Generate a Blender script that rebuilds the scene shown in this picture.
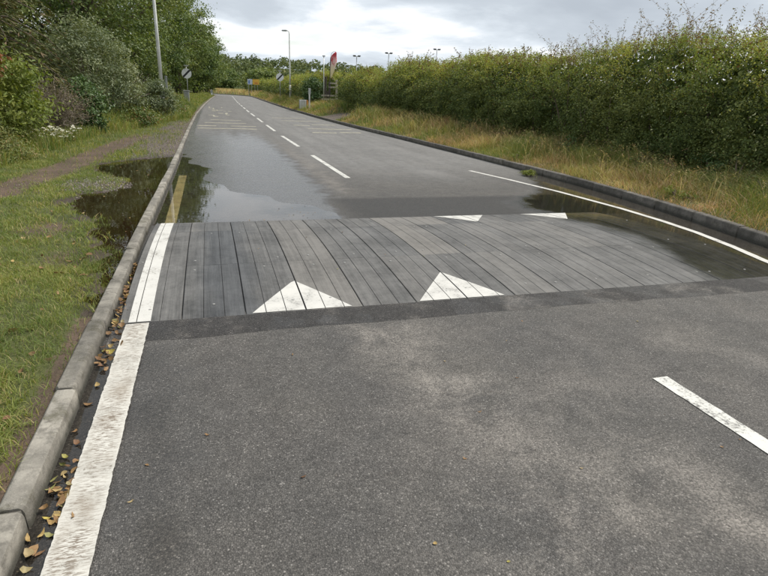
import bpy, bmesh, math, random
import numpy as np
from mathutils import Matrix, Vector

for o in list(bpy.data.objects):
    bpy.data.objects.remove(o)
scene = bpy.context.scene
C = scene.collection
rng = np.random.default_rng(7)
random.seed(7)
PI = math.pi

# ------------------------------------------------------------------ camera
# world: x across the road, y along the road (away from the camera), z up, metres
F_PX, PITCH, ROLL, YAW, EYE = 550.5, .33892, .041093, .30767, 1.6
vR = np.array([math.cos(YAW), -math.sin(YAW), 0])
vF = np.array([math.sin(YAW)*math.cos(PITCH), math.cos(YAW)*math.cos(PITCH), -math.sin(PITCH)])
vU = np.cross(vR, vF)
vX = math.cos(ROLL)*vR + math.sin(ROLL)*vU
vY = -math.sin(ROLL)*vR + math.cos(ROLL)*vU
cam_d = bpy.data.cameras.new('camera')
cam = bpy.data.objects.new('camera', cam_d)
C.objects.link(cam)
cam.matrix_world = Matrix(((vX[0], vY[0], -vF[0], 0), (vX[1], vY[1], -vF[1], 0), (vX[2], vY[2], -vF[2], EYE), (0, 0, 0, 1)))
cam_d.sensor_width = 36
cam_d.sensor_fit = 'HORIZONTAL'
cam_d.lens = 36*F_PX/768
cam_d.clip_end = 3000
cam_d.clip_start = .05
scene.camera = cam

# ------------------------------------------------------------------ sun and sky
SUN_DIR = Vector((.56, .10, .82)).normalized()          # towards the sun
EL = math.asin(SUN_DIR.z)
AZ = math.atan2(SUN_DIR.x, SUN_DIR.y)
sun_d = bpy.data.lights.new('sun', 'SUN')
sun_d.energy = 3.0
sun_d.angle = math.radians(11)
sun_d.color = (1, .95, .86)
sun = bpy.data.objects.new('sun', sun_d)
C.objects.link(sun)
sun.rotation_euler = SUN_DIR.to_track_quat('Z', 'Y').to_euler()
sun.location = (20, 30, 40)

scene.view_settings.view_transform = 'Standard'
scene.view_settings.look = 'None'
scene.view_settings.exposure = 0.5
scene.view_settings.gamma = 1
scene.view_settings.use_curve_mapping = False


class NT:
    """tiny node-tree writer"""
    def __init__(s, nt):
        s.nt = nt
        nt.nodes.clear()

    def n(s, typ, ins=None, **props):
        nd = s.nt.nodes.new(typ)
        for k, v in props.items():
            setattr(nd, k, v)
        for k, v in (ins or {}).items():
            sk = nd.inputs[k]
            if isinstance(v, bpy.types.NodeSocket):
                s.nt.links.new(v, sk)
            else:
                sk.default_value = v
        return nd

    def math(s, op, a, b=0.0, c=None, clamp=False):
        ins = {0: a, 1: b}
        if c is not None:
            ins[2] = c
        return s.n('ShaderNodeMath', ins, operation=op, use_clamp=clamp).outputs[0]

    def mix(s, f, a, b, blend='MIX'):
        nd = s.n('ShaderNodeMix', {}, data_type='RGBA', blend_type=blend)
        for i, v in ((0, f), (6, a), (7, b)):
            sk = nd.inputs[i]
            if isinstance(v, bpy.types.NodeSocket):
                s.nt.links.new(v, sk)
            elif i == 0:
                sk.default_value = v
            else:
                sk.default_value = (*v[:3], 1)
        return nd.outputs[2]

    def ramp(s, f, stops, interp='LINEAR'):
        nd = s.n('ShaderNodeValToRGB', {0: f})
        cr = nd.color_ramp
        cr.interpolation = interp
        while len(cr.elements) > 1:
            cr.elements.remove(cr.elements[-1])
        for i, (p, c) in enumerate(stops):
            e = cr.elements[0] if i == 0 else cr.elements.new(p)
            e.position = p
            if not hasattr(c, '__len__'):
                c = (c, c, c)
            e.color = (*c, 1)
        return nd.outputs[0]

    def noise(s, vec, scale, detail=4.0, rough=.55, dist=0.0):
        return s.n('ShaderNodeTexNoise', {'Vector': vec, 'Scale': scale, 'Detail': detail, 'Roughness': rough, 'Distortion': dist}).outputs[0]

    def pos(s):
        return s.n('ShaderNodeNewGeometry').outputs['Position']

    def scaled(s, vec, sc):
        return s.n('ShaderNodeVectorMath', {0: vec, 1: sc}, operation='MULTIPLY').outputs[0]

    def attr(s, name):
        return s.n('ShaderNodeAttribute', attribute_name=name).outputs['Fac']

    def smooth(s, v, lo, hi):
        return s.n('ShaderNodeMapRange', {0: v, 1: lo, 2: hi, 3: 0.0, 4: 1.0}, interpolation_type='SMOOTHSTEP').outputs[0]


world = bpy.data.worlds.new('World')
scene.world = world
world.use_nodes = True
w = NT(world.node_tree)
sky = w.n('ShaderNodeTexSky')
sky.sky_type = 'NISHITA'
sky.sun_disc = False
sky.sun_elevation = EL
sky.sun_rotation = AZ
sky.air_density = 1.2
sky.dust_density = 1.0
gen = w.n('ShaderNodeTexCoord').outputs['Generated']
sep = w.n('ShaderNodeSeparateXYZ', {0: gen})
zz = w.math('ADD', w.math('MAXIMUM', sep.outputs[2], 0.0), .17)
cx = w.math('DIVIDE', sep.outputs[0], zz)
cy = w.math('DIVIDE', sep.outputs[1], zz)
cv = w.n('ShaderNodeCombineXYZ', {0: cx, 1: w.math('MULTIPLY', cy, 1.0), 2: 3.7}).outputs[0]
cn = w.noise(cv, .95, 8, .54, .2)
cn2 = w.noise(cv, .23, 5, .5, .2)
both = w.math('ADD', w.math('MULTIPLY', cn, .68), w.math('MULTIPLY', cn2, .40))
both = w.math('SUBTRACT', both, w.math('MULTIPLY', w.math('SUBTRACT', 1.0, w.smooth(sep.outputs[2], .02, .16)), .045))
cloud = w.ramp(both, [(.43, (8.0, 8.05, 8.1)), (.495, (7.4, 7.6, 7.85)), (.535, (5.6, 6.1, 6.6)), (.60, (4.4, 4.85, 5.35)), (.72, (3.6, 4.0, 4.5))])
cover = w.ramp(cn, [(.28, .45), (.42, 1.0)])
col = w.mix(cover, sky.outputs[0], cloud)
bg = w.n('ShaderNodeBackground', {0: col, 1: .1})
w.n('ShaderNodeOutputWorld', {0: bg.outputs[0]})


# ------------------------------------------------------------------ helpers
def smoothstep(v, a, b):
    t = np.clip((v-a)/(b-a), 0, 1)
    return t*t*(3-2*t)


_tab = np.random.default_rng(99).random((256, 256))


def vnoise(x, y, sc, seed=0):
    x = np.asarray(x, float)*sc+seed*17.3
    y = np.asarray(y, float)*sc+seed*9.1
    i, j = np.floor(x).astype(int), np.floor(y).astype(int)
    fx, fy = x-i, y-j
    fx = fx*fx*(3-2*fx)
    fy = fy*fy*(3-2*fy)
    t = lambda a, b: _tab[a % 256, b % 256]
    return (t(i, j)*(1-fx)+t(i+1, j)*fx)*(1-fy)+(t(i, j+1)*(1-fx)+t(i+1, j+1)*fx)*fy


def fbm(x, y, sc, seed=0):
    return .55*vnoise(x, y, sc, seed)+.3*vnoise(x, y, sc*2.1, seed+3)+.15*vnoise(x, y, sc*4.3, seed+7)


def mesh_np(name, V, Fc, attrs=None, smooth=False):
    V = np.asarray(V, np.float32)
    Fc = np.asarray(Fc, np.int32)
    k = Fc.shape[1]
    me = bpy.data.meshes.new(name)
    me.vertices.add(len(V))
    me.vertices.foreach_set('co', V.ravel())
    me.loops.add(Fc.size)
    me.loops.foreach_set('vertex_index', Fc.ravel())
    me.polygons.add(len(Fc))
    me.polygons.foreach_set('loop_start', np.arange(0, Fc.size, k, dtype=np.int32))
    me.polygons.foreach_set('loop_total', np.full(len(Fc), k, np.int32))
    me.update(calc_edges=True)
    me.polygons.foreach_set('use_smooth', np.full(len(Fc), smooth, bool))
    for an, av in (attrs or {}).items():
        a = me.attributes.new(an, 'FLOAT', 'POINT')
        a.data.foreach_set('value', np.asarray(av, np.float32).ravel())
    return me


def add(name, me, m=None, parent=None, label=None, cat=None, group=None, kind=None, loc=None, rot=None):
    o = bpy.data.objects.new(name, me)
    C.objects.link(o)
    if m is not None and me is not None and len(me.materials) == 0:
        me.materials.append(m)
    if parent is not None:
        o.parent = parent
    if loc is not None:
        o.location = loc
    if rot is not None:
        o.rotation_euler = rot
    if label:
        o['label'] = label
    if cat:
        o['category'] = cat
    if group:
        o['group'] = group
    if kind:
        o['kind'] = kind
    return o


def thing(name, loc, label, cat, group=None, rz=0):
    return add(name, None, None, None, label, cat, group, None, loc, (0, 0, rz))


def grid_faces(nr, nc):
    i = np.arange(nr*nc).reshape(nr, nc)
    return np.stack([i[:-1, :-1], i[:-1, 1:], i[1:, 1:], i[1:, :-1]], -1).reshape(-1, 4)


def tube(pts, rad, sides=6, caps=True):
    pts = [Vector(p) for p in pts]
    V, Fs = [], []
    ref = Vector((0, 0, 1))
    for i, p in enumerate(pts):
        d = (pts[min(i+1, len(pts)-1)]-pts[max(i-1, 0)]).normalized()
        a = d.cross(ref if abs(d.z) < .95 else Vector((1, 0, 0))).normalized()
        b = d.cross(a)
        r = rad[i] if hasattr(rad, '__len__') else rad
        for k in range(sides):
            t = 2*PI*k/sides
            V.append(p+a*(math.cos(t)*r)+b*(math.sin(t)*r))
    for i in range(len(pts)-1):
        for k in range(sides):
            k2 = (k+1) % sides
            Fs.append((i*sides+k, i*sides+k2, (i+1)*sides+k2, (i+1)*sides+k))
    if caps:
        Fs.append(tuple(range(sides))[::-1])
        n = (len(pts)-1)*sides
        Fs.append(tuple(n+k for k in range(sides)))
    return V, Fs


class MB:
    """collects several shapes into ONE mesh"""
    def __init__(s):
        s.V, s.F = [], []

    def put(s, vf):
        n = len(s.V)
        s.V += [tuple(v) for v in vf[0]]
        s.F += [tuple(i+n for i in f) for f in vf[1]]
        return s

    def box(s, x0, x1, y0, y1, z0, z1):
        V = [(x, y, z) for z in (z0, z1) for y in (y0, y1) for x in (x0, x1)]
        return s.put((V, [(0, 2, 3, 1), (4, 5, 7, 6), (0, 1, 5, 4), (2, 6, 7, 3), (0, 4, 6, 2), (1, 3, 7, 5)]))

    def tube(s, pts, rad, sides=8, caps=True):
        return s.put(tube(pts, rad, sides, caps))

    def prism(s, poly, y0, y1):
        """outline in x,z pushed along y"""
        n = len(poly)
        V = [(x, y0, z) for x, z in poly]+[(x, y1, z) for x, z in poly]
        Fs = [tuple(range(n)), tuple(range(2*n-1, n-1, -1))]
        Fs += [(i, i+n, (i+1) % n+n, (i+1) % n) for i in range(n)]
        return s.put((V, Fs))

    def mesh(s, name, bevel=0, smooth=False):
        me = bpy.data.meshes.new(name)
        me.from_pydata(s.V, [], s.F)
        me.update()
        if bevel:
            bm = bmesh.new()
            bm.from_mesh(me)
            bmesh.ops.bevel(bm, geom=bm.edges[:], offset=bevel, segments=1, affect='EDGES')
            bm.to_mesh(me)
            bm.free()
        if smooth:
            me.polygons.foreach_set('use_smooth', np.ones(len(me.polygons), bool))
        return me


def unit(v):
    return v/np.maximum(np.linalg.norm(v, axis=1, keepdims=True), 1e-9)


def leaf_geo(P, Nd, size, asp=.55, fold=.22, spread=.9, axis=None, axis_mix=0.0):
    """one folded four-cornered leaf per point"""
    n = len(P)
    size = np.broadcast_to(size, (n,))[:, None]*(.65+.7*rng.random((n, 1)))
    Nn = unit(np.broadcast_to(Nd, (n, 3))+spread*rng.normal(size=(n, 3)))
    d = rng.normal(size=(n, 3))
    if axis is not None:
        d = unit(d)*(1-axis_mix)+np.broadcast_to(axis, (n, 3))*axis_mix
    ax = unit(d-Nn*(d*Nn).sum(1, keepdims=True))
    sd = np.cross(Nn, ax)
    h = ax*size*.5
    s = sd*size*asp*.5
    f = Nn*size*asp*fold
    V = np.stack([P-h, P+s+f-h*.1, P+h, P-s+f-h*.1], 1).reshape(-1, 3)
    return V, np.arange(4*n).reshape(n, 4)


def leaf_mesh(name, *parts):
    V = np.concatenate([p[0] for p in parts])
    Fs, k = [], 0
    for p in parts:
        Fs.append(p[1]+k)
        k += len(p[0])
    return mesh_np(name, V, np.concatenate(Fs))


def blade_geo(P, h, width, lean=.35, droop=.25, wind=(0, 0)):
    """grass blades of three triangles each"""
    n = len(P)
    h = np.broadcast_to(h, (n,))[:, None]
    width = np.broadcast_to(width, (n,))[:, None]
    a = rng.random((n, 1))*2*PI
    d = np.concatenate([np.cos(a), np.sin(a), np.zeros((n, 1))], 1)
    b = rng.random((n, 1))*2*PI
    sd = np.concatenate([np.cos(b), np.sin(b), np.zeros((n, 1))], 1)*width*.5
    le = lean*rng.random((n, 1))*h*d + np.array([[wind[0], wind[1], 0]])*h
    up = np.array([[0, 0, 1.]])
    mid = P+up*h*.55+le*.4
    tip = P+up*h*(1-droop*rng.random((n, 1)))+le*1.25
    V = np.stack([P-sd, P+sd, mid-sd*.75, mid+sd*.75, tip], 1).reshape(-1, 3)
    i = np.arange(n)[:, None]*5
    Fs = np.concatenate([i+np.array([[0, 1, 3]]), i+np.array([[0, 3, 2]]), i+np.array([[2, 3, 4]])], 0)
    return V, Fs


def ico_pts(n):
    v = rng.normal(size=(n, 3))
    return unit(v)


# ------------------------------------------------------------------ materials
def new_mat(name):
    m = bpy.data.materials.new(name)
    m.use_nodes = True
    return m, NT(m.node_tree)


def finish(w, shader, disp=None):
    w.n('ShaderNodeOutputMaterial', {'Surface': shader})


def principled(w, color, rough=.6, spec=.5, normal=None, metal=0.0, coat=None):
    ins = {'Base Color': color if isinstance(color, bpy.types.NodeSocket) else (*color[:3], 1), 'Roughness': rough,
           'Specular IOR Level': spec, 'Metallic': metal}
    if normal is not None:
        ins['Normal'] = normal
    return w.n('ShaderNodeBsdfPrincipled', ins).outputs[0]


def bump(w, h, strength=.4, dist=.01, normal=None):
    ins = {'Height': h, 'Strength': strength, 'Distance': dist}
    if normal is not None:
        ins['Normal'] = normal
    return w.n('ShaderNodeBump', ins).outputs[0]


def mat_plain(name, color, rough=.5, metal=0.0, var=.12, scale=6.0, spec=.5):
    m, w = new_mat(name)
    tc = w.n('ShaderNodeTexCoord').outputs['Object']
    nz = w.noise(tc, scale, 5, .6)
    dark = tuple(c*(1-var*2.2) for c in color)
    lite = tuple(min(1, c*(1+var)) for c in color)
    c = w.mix(w.smooth(nz, .3, .7), dark, lite)
    nb = w.noise(tc, scale*9, 3)
    finish(w, principled(w, c, rough, spec, bump(w, nb, .15, .004), metal))
    return m


def mat_leaf(name, c1, c2, c3, trans=.28, rough=.5, patch=.6, spec=.35, accent=None, acc_amt=.06):
    m, w = new_mat(name)
    rnd = w.n('ShaderNodeNewGeometry').outputs['Random Per Island']
    stops = [(0, c1), (.5, c2), (1, c3)]
    col = w.ramp(rnd, stops)
    if accent:
        f = w.math('LESS_THAN', w.math('FRACT', w.math('MULTIPLY', rnd, 37.7)), acc_amt)
        col = w.mix(f, col, accent)
    nz = w.smooth(w.noise(w.pos(), patch, 3), .22, .78)
    hsv = w.n('ShaderNodeHueSaturation', {'Hue': w.math('ADD', .5, w.math('MULTIPLY', w.math('SUBTRACT', nz, .5), -.05)),
                                          'Saturation': .98,
                                          'Value': w.math('ADD', .74, w.math('MULTIPLY', nz, .52)), 'Color': col})
    col = w.mix(1.0, hsv.outputs[0], (1.03, 1.0, .94), 'MULTIPLY')
    p = principled(w, col, rough, spec)
    t = w.n('ShaderNodeBsdfTranslucent', {0: w.mix(1.0, col, (1.25, 1.2, .55), 'MULTIPLY')}).outputs[0]
    finish(w, w.n('ShaderNodeMixShader', {0: trans, 1: p, 2: t}).outputs[0])
    return m


def mat_bark(name, c):
    m, w = new_mat(name)
    tc = w.scaled(w.pos(), (6, 6, 1.6))
    n1 = w.noise(tc, 2.5, 6, .65)
    col = w.mix(w.smooth(n1, .3, .7), tuple(a*.5 for a in c), tuple(a*1.25 for a in c))
    finish(w, principled(w, col, .85, .2, bump(w, n1, .6, .02)))
    return m


def asphalt(name, base=(.108, .103, .097), coarse=1.0, patchy=False):
    m, w = new_mat(name)
    P = w.pos()
    wet_a, dust_a, mud_a, film_a, age_sheen_a = w.attr('wet'), w.attr('dust'), w.attr('mud'), w.attr('film'), w.attr('age_sheen')
    big = w.noise(P, 1.1, 5, .6)
    med = w.noise(P, 6, 5, .65)
    fine = w.noise(P, 60, 4, .7)
    v1 = w.n('ShaderNodeTexVoronoi', {'Vector': P, 'Scale': 140/coarse, 'Randomness': 1.0})
    v2 = w.n('ShaderNodeTexVoronoi', {'Vector': P, 'Scale': 300/coarse, 'Randomness': 1.0})
    c1 = w.n('ShaderNodeSeparateColor', {0: v1.outputs['Color']}).outputs[0]
    c2 = w.n('ShaderNodeSeparateColor', {0: v2.outputs['Color']}).outputs[1]
    stone = w.ramp(c1, [(0, .58), (.35, .82), (.7, 1.02), (.92, 1.2), (.97, 1.6), (1, 2.3)])
    grit = w.ramp(c2, [(0, .74), (.6, 1.0), (.94, 1.2), (1, 1.6)])
    edge = w.ramp(v1.outputs['Distance'], [(.1, 1.08), (.66, .62)])
    tone = w.math('ADD', .62, w.math('MULTIPLY', big, .42))
    tone = w.math('ADD', tone, w.math('MULTIPLY', w.math('SUBTRACT', med, .5), .75))
    warm = w.mix(big, (base[0]*.96, base[1]*.98, base[2]*1.02), (base[0]*1.06, base[1]*1.0, base[2]*.92))
    col = w.mix(1.0, w.mix(1.0, w.mix(1.0, warm, stone, 'MULTIPLY'), grit, 'MULTIPLY'), edge, 'MULTIPLY')
    col = w.mix(1.0, col, w.ramp(tone, [(0, 0), (1, 1.3)]), 'MULTIPLY')
    col = w.mix(w.math('MULTIPLY', age_sheen_a, .6), col, w.mix(1.0, (.205, .2, .193), w.ramp(w.math('ADD', tone, w.math('MULTIPLY', w.math('SUBTRACT', w.noise(w.scaled(P, (2.6, .16, 1)), 1.0, 5, .65), .5), .9)), [(0, 0), (1, 1.3)]), 'MULTIPLY'))  # paler far asphalt: weathering, with grazing sky sheen painted into the colour
    # pale dried silt, strongest in the wheel-free middle of the lane
    dn = w.noise(P, 2.3, 6, .7, .4)
    silt = w.math('MULTIPLY', dust_a, w.smooth(w.math('ADD', dn, w.math('MULTIPLY', fine, .25)), .48, .82), clamp=True)
    silt = w.math('MULTIPLY', silt, .80)
    col = w.mix(silt, col, w.mix(1.0, (.305, .276, .245), w.math('ADD', .35, w.math('MULTIPLY', c1, .75)), 'MULTIPLY'))
    mudn = w.math('MULTIPLY', mud_a, w.math('ADD', .55, w.math('MULTIPLY', w.smooth(med, .3, .6), .4)), clamp=True)
    col = w.mix(w.math('MULTIPLY', mudn, .85), col, w.mix(1.0, (.036, .035, .034), stone, 'MULTIPLY'))
    wn = w.math('ADD', wet_a, w.math('MULTIPLY', w.math('SUBTRACT', w.noise(P, 3.0, 6, .65), .5), .9))
    wet = w.math('MULTIPLY', w.smooth(wn, .30, .72), w.smooth(wet_a, .02, .2))
    col = w.mix(wet, col, w.mix(1.0, col, (.66, .65, .65), 'MULTIPLY'))
    film = w.smooth(w.math('ADD', film_a, w.math('MULTIPLY', w.math('SUBTRACT', w.noise(P, 3.0, 6, .65), .5), .7)), .2, .85)
    col = w.mix(film, col, w.mix(1.0, col, (.50, .47, .42), 'MULTIPLY'))
    dry_r = w.math('ADD', .72, w.math('MULTIPLY', fine, .2))
    r = w.n('ShaderNodeMix', {0: wet, 2: dry_r, 3: w.math('ADD', .16, w.math('MULTIPLY', med, .22))}).outputs[0]
    r = w.n('ShaderNodeMix', {0: film, 2: r, 3: .045}).outputs[0]
    hgt = w.math('ADD', w.math('MULTIPLY', v1.outputs['Distance'], -1.0), w.math('MULTIPLY', fine, .7))
    bs = w.n('ShaderNodeMix', {0: wet, 2: .75, 3: .16}).outputs[0]
    bs = w.n('ShaderNodeMix', {0: film, 2: bs, 3: .012}).outputs[0]
    nrm = w.n('ShaderNodeBump', {'Height': hgt, 'Strength': bs, 'Distance': .006*coarse}).outputs[0]
    finish(w, principled(w, col, r, .42, nrm))
    return m


def mat_water(name, tint, ripple=.03, scale=8.0):
    m, w = new_mat(name)
    nz = w.noise(w.pos(), scale, 3, .5)
    nrm = bump(w, nz, ripple, .02)
    fr = w.n('ShaderNodeFresnel', {'IOR': 1.38, 'Normal': nrm}).outputs[0]
    t = w.n('ShaderNodeBsdfTransparent', {0: (*tint, 1)}).outputs[0]
    g = w.n('ShaderNodeBsdfGlossy', {'Color': (.97, .97, .97, 1), 'Roughness': .012, 'Normal': nrm}).outputs[0]
    finish(w, w.n('ShaderNodeMixShader', {0: fr, 1: t, 2: g}).outputs[0])
    return m


def mat_paint(name, color, wear=.35, dirt=(.16, .14, .11), ribs=False, dirtamt=.3):
    m, w = new_mat(name)
    P = w.pos()
    n1 = w.noise(P, 55, 5, .7)
    n2 = w.noise(P, 5, 5, .65)
    n3 = w.noise(w.scaled(P, (26, 150, 1)), 1.0, 5, .7, .5)
    k = w.math('ADD', w.math('MULTIPLY', n1, .55), w.math('MULTIPLY', n2, .45))
    hole = w.smooth(k, .60-.14*wear, .68-.06*wear)
    hole = w.math('MULTIPLY', hole, min(1.0, .6+wear))
    c = w.mix(w.math('MULTIPLY', w.smooth(n2, .35, .75), dirtamt), color, tuple(a*.55 for a in color))
    if ribs:
        st = w.math('MULTIPLY', w.smooth(n3, .46, .58), w.math('ADD', .22, w.math('MULTIPLY', w.attr('mid'), .75)))
        st = w.math('MULTIPLY', st, w.math('ADD', .45, w.math('MULTIPLY', w.smooth(w.noise(P, 2.1, 4, .6), .3, .65), .75)), clamp=True)
        c = w.mix(st, c, (.15, .115, .085))
        c = w.mix(w.math('MULTIPLY', w.smooth(w.noise(P, 3.3, 5, .65), .45, .68), w.math('MULTIPLY', w.attr('mid'), .55)), c, (.21, .165, .12))
    c = w.mix(hole, c, dirt)
    h = w.math('ADD', w.math('MULTIPLY', n1, .5), w.math('MULTIPLY', n3, -.5 if ribs else .0))
    finish(w, principled(w, c, .68, .35, bump(w, h, .45, .003)))
    return m


M = {}
M['asphalt'] = asphalt('asphalt')
M['patch'] = asphalt('asphalt_patch', (.046, .0435, .042), 1.5)
M['line'] = mat_paint('line_paint', (.55, .535, .50), .5, ribs=False)
M['line_ribbed'] = mat_paint('line_paint_ribbed', (.56, .54, .49), .34, ribs=True, dirtamt=.5)
M['dash'] = mat_paint('dash_paint', (.58, .57, .53), .85, (.10, .095, .09))
M['line_old'] = mat_paint('line_paint_old', (.48, .42, .26), .35, (.16, .13, .09), dirtamt=.7)
M['line_faded'] = mat_paint('line_paint_faded', (.42, .39, .29), 1.0, (.16, .152, .14))
M['triangle'] = mat_paint('triangle_paint', (.55, .535, .50), .5, (.2, .19, .18), dirtamt=.5)
M['water'] = mat_water('puddle_water', (.55, .47, .34), .035, 5)
M['water_road'] = mat_water('road_water', (.72, .69, .62), .022, 7)
M['galv'] = mat_plain('galvanised_steel', (.52, .53, .52), .45, .55, .1, 3)
M['palepole'] = mat_plain('pale_painted_pole', (.74, .74, .71), .5, .0, .1, 2)
M['greypost'] = mat_plain('grey_post', (.34, .35, .35), .5, .2, .12, 4)
M['darkmetal'] = mat_plain('dark_metal', (.05, .05, .055), .45, .3, .12, 8)
M['white'] = mat_plain('white_sheet', (.80, .80, .79), .4, 0, .05, 5)
M['black'] = mat_plain('black_sheet', (.018, .018, .02), .4, 0, .1, 5)
M['yellow'] = mat_plain('yellow_board', (.72, .42, .05), .5, 0, .08, 5)
M['bluewhite'] = mat_plain('pale_board', (.52, .56, .64), .5, 0, .08, 5)
M['blue'] = mat_plain('blue_board', (.10, .20, .45), .5, 0, .08, 5)
M['orange'] = mat_plain('orange_marker', (.62, .24, .05), .5, 0, .12, 8)
M['cabinet'] = mat_plain('grey_cabinet', (.33, .34, .33), .6, 0, .14, 5)
M['oldwood'] = mat_plain('weathered_wood', (.42, .38, .31), .8, 0, .22, 9)
M['darkwood'] = mat_plain('dark_wood', (.085, .07, .055), .8, 0, .25, 9)
M['lens'] = mat_plain('lantern_glass', (.6, .62, .62), .15, 0, .05, 5)
M['rubber'] = mat_plain('hump_underlay', (.022, .022, .023), .9, 0, .2, 20)
M['boltmat'] = mat_plain('bolt_plug', (.36, .35, .33), .5, .3, .2, 60)
M['bark'] = mat_bark('bark', (.16, .13, .10))
M['twig'] = mat_bark('twig', (.17, .135, .10))
M['deadtwig'] = mat_bark('dead_twig', (.27, .225, .18))
M['stem'] = mat_plain('green_stem', (.13, .14, .05), .7, 0, .2, 9)


def mat_kerb(name, c, dark=1.0):
    m, w = new_mat(name)
    P = w.pos()
    rnd = w.n('ShaderNodeObjectInfo').outputs['Random']
    n1 = w.noise(P, 4.5, 6, .65)
    n2 = w.noise(P, 90, 4, .7)
    n3 = w.noise(P, 16, 5, .7)
    col = w.mix(w.smooth(n1, .3, .72), tuple(a*.5 for a in c), tuple(a*1.12 for a in c))
    col = w.mix(w.math('MULTIPLY', w.smooth(n3, .48, .70), .75), col, tuple(a*.36 for a in c))
    moss = w.math('MULTIPLY', w.smooth(w.noise(P, 6.0, 7, .75), .50, .66), .7)
    col = w.mix(moss, col, (.075, .068, .045))
    col = w.mix(w.math('MULTIPLY', w.smooth(n2, .55, .75), .35), col, tuple(min(1, a*1.7) for a in c))
    sp = w.n('ShaderNodeSeparateXYZ', {0: P})
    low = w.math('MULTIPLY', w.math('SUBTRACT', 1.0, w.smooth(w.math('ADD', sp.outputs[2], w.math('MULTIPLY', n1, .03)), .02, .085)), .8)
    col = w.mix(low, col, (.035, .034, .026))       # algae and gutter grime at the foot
    hs = w.n('ShaderNodeHueSaturation', {'Value': w.math('ADD', .80, w.math('MULTIPLY', rnd, .4)), 'Color': col})
    r = w.n('ShaderNodeMix', {0: low, 2: .85, 3: .35}).outputs[0]
    finish(w, principled(w, hs.outputs[0], r, .35, bump(w, w.math('ADD', n2, n3), .5, .008)))
    return m


M['kerb'] = mat_kerb('kerb_concrete', (.27, .25, .215))
M['kerb_dark'] = mat_kerb('kerb_concrete_dark', (.17, .155, .135))


def mat_plank():
    m, w = new_mat('hump_plank')
    P = w.pos()
    rnd = w.n('ShaderNodeObjectInfo').outputs['Random']
    tn = w.n('ShaderNodeSeparateColor', {0: w.n('ShaderNodeObjectInfo').outputs['Color']}).outputs[0]
    off = w.n('ShaderNodeCombineXYZ', {0: w.math('MULTIPLY', tn, 31.0), 1: w.math('MULTIPLY', rnd, 17.0), 2: 0.0}).outputs[0]
    Q = w.n('ShaderNodeVectorMath', {0: P, 1: off}, operation='ADD').outputs[0]
    grain = w.noise(w.scaled(Q, (95, 2.2, 40)), 1.0, 6, .7)
    grain2 = w.noise(w.scaled(Q, (26, .55, 10)), 1.0, 5, .65)
    blot = w.noise(P, 2.1, 5, .6, .3)
    fine = w.noise(P, 120, 3, .7)
    tone = w.math('ADD', .58, w.math('MULTIPLY', tn, .38))
    tone = w.math('ADD', tone, w.math('MULTIPLY', w.math('SUBTRACT', grain2, .5), .95))
    tone = w.math('ADD', tone, w.math('MULTIPLY', w.math('SUBTRACT', grain, .5), .5))
    tone = w.math('ADD', tone, w.math('MULTIPLY', w.math('SUBTRACT', blot, .5), 1.1))
    mott = w.noise(P, 17, 6, .7)
    tone = w.math('ADD', tone, w.math('MULTIPLY', w.math('SUBTRACT', mott, .5), .7))
    col = w.mix(1.0, w.mix(tn, (.118, .1165, .1145), (.142, .132, .119)), w.ramp(tone, [(0, 0), (1, 1.15)]), 'MULTIPLY')
    # pale silt in the grain, dark polymer where tyres polish it
    sp = w.n('ShaderNodeSeparateXYZ', {0: P})
    silt = w.math('MULTIPLY', w.smooth(grain, .60, .78), w.smooth(blot, .40, .66))
    col = w.mix(w.math('MULTIPLY', silt, .8), col, (.32, .28, .23))
    scr = w.math('MULTIPLY', w.smooth(w.noise(w.scaled(P, (3, 26, 4)), 1.0, 5, .75, .8), .66, .80), w.smooth(blot, .42, .60))
    col = w.mix(w.math('MULTIPLY', scr, .62), col, (.36, .33, .29))
    xs = w.math('ADD', sp.outputs[0], w.math('MULTIPLY', w.math('SUBTRACT', w.noise(w.scaled(P, (3, 1.0, 1)), 1.0, 5), .5), .5))
    bx = w.math('SUBTRACT', xs, .08)
    pol = w.math('SUBTRACT', 1.0, w.smooth(w.math('ABSOLUTE', bx), .10, .34))
    pol = w.math('MULTIPLY', pol, .75)
    col = w.mix(pol, col, w.mix(1.0, col, (.50, .53, .58), 'MULTIPLY'))
    # standing wet at the drain side
    wl = w.math('ADD', sp.outputs[0], w.math('MULTIPLY', w.math('ABSOLUTE', w.math('SUBTRACT', sp.outputs[1], 5.5)), .25))
    wl = w.math('ADD', wl, w.math('MULTIPLY', w.math('SUBTRACT', w.noise(w.scaled(P, (2.2, 1.1, 1)), 1.0, 5, .65), .5), .75))
    wet = w.smooth(wl, 4.65, 5.15)
    col = w.mix(wet, col, w.mix(1.0, col, (.42, .41, .38), 'MULTIPLY'))
    r = w.math('ADD', .60, w.math('MULTIPLY', fine, .2))
    r = w.math('SUBTRACT', r, w.math('MULTIPLY', pol, .22))
    r = w.n('ShaderNodeMix', {0: wet, 2: r, 3: .07}).outputs[0]
    bs = w.n('ShaderNodeMix', {0: wet, 2: .55, 3: .06}).outputs[0]
    nrm = w.n('ShaderNodeBump', {'Height': w.math('ADD', grain, w.math('MULTIPLY', fine, .5)), 'Strength': bs, 'Distance': .004}).outputs[0]
    finish(w, principled(w, col, r, .45, nrm))
    return m


M['plank'] = mat_plank()


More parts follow.
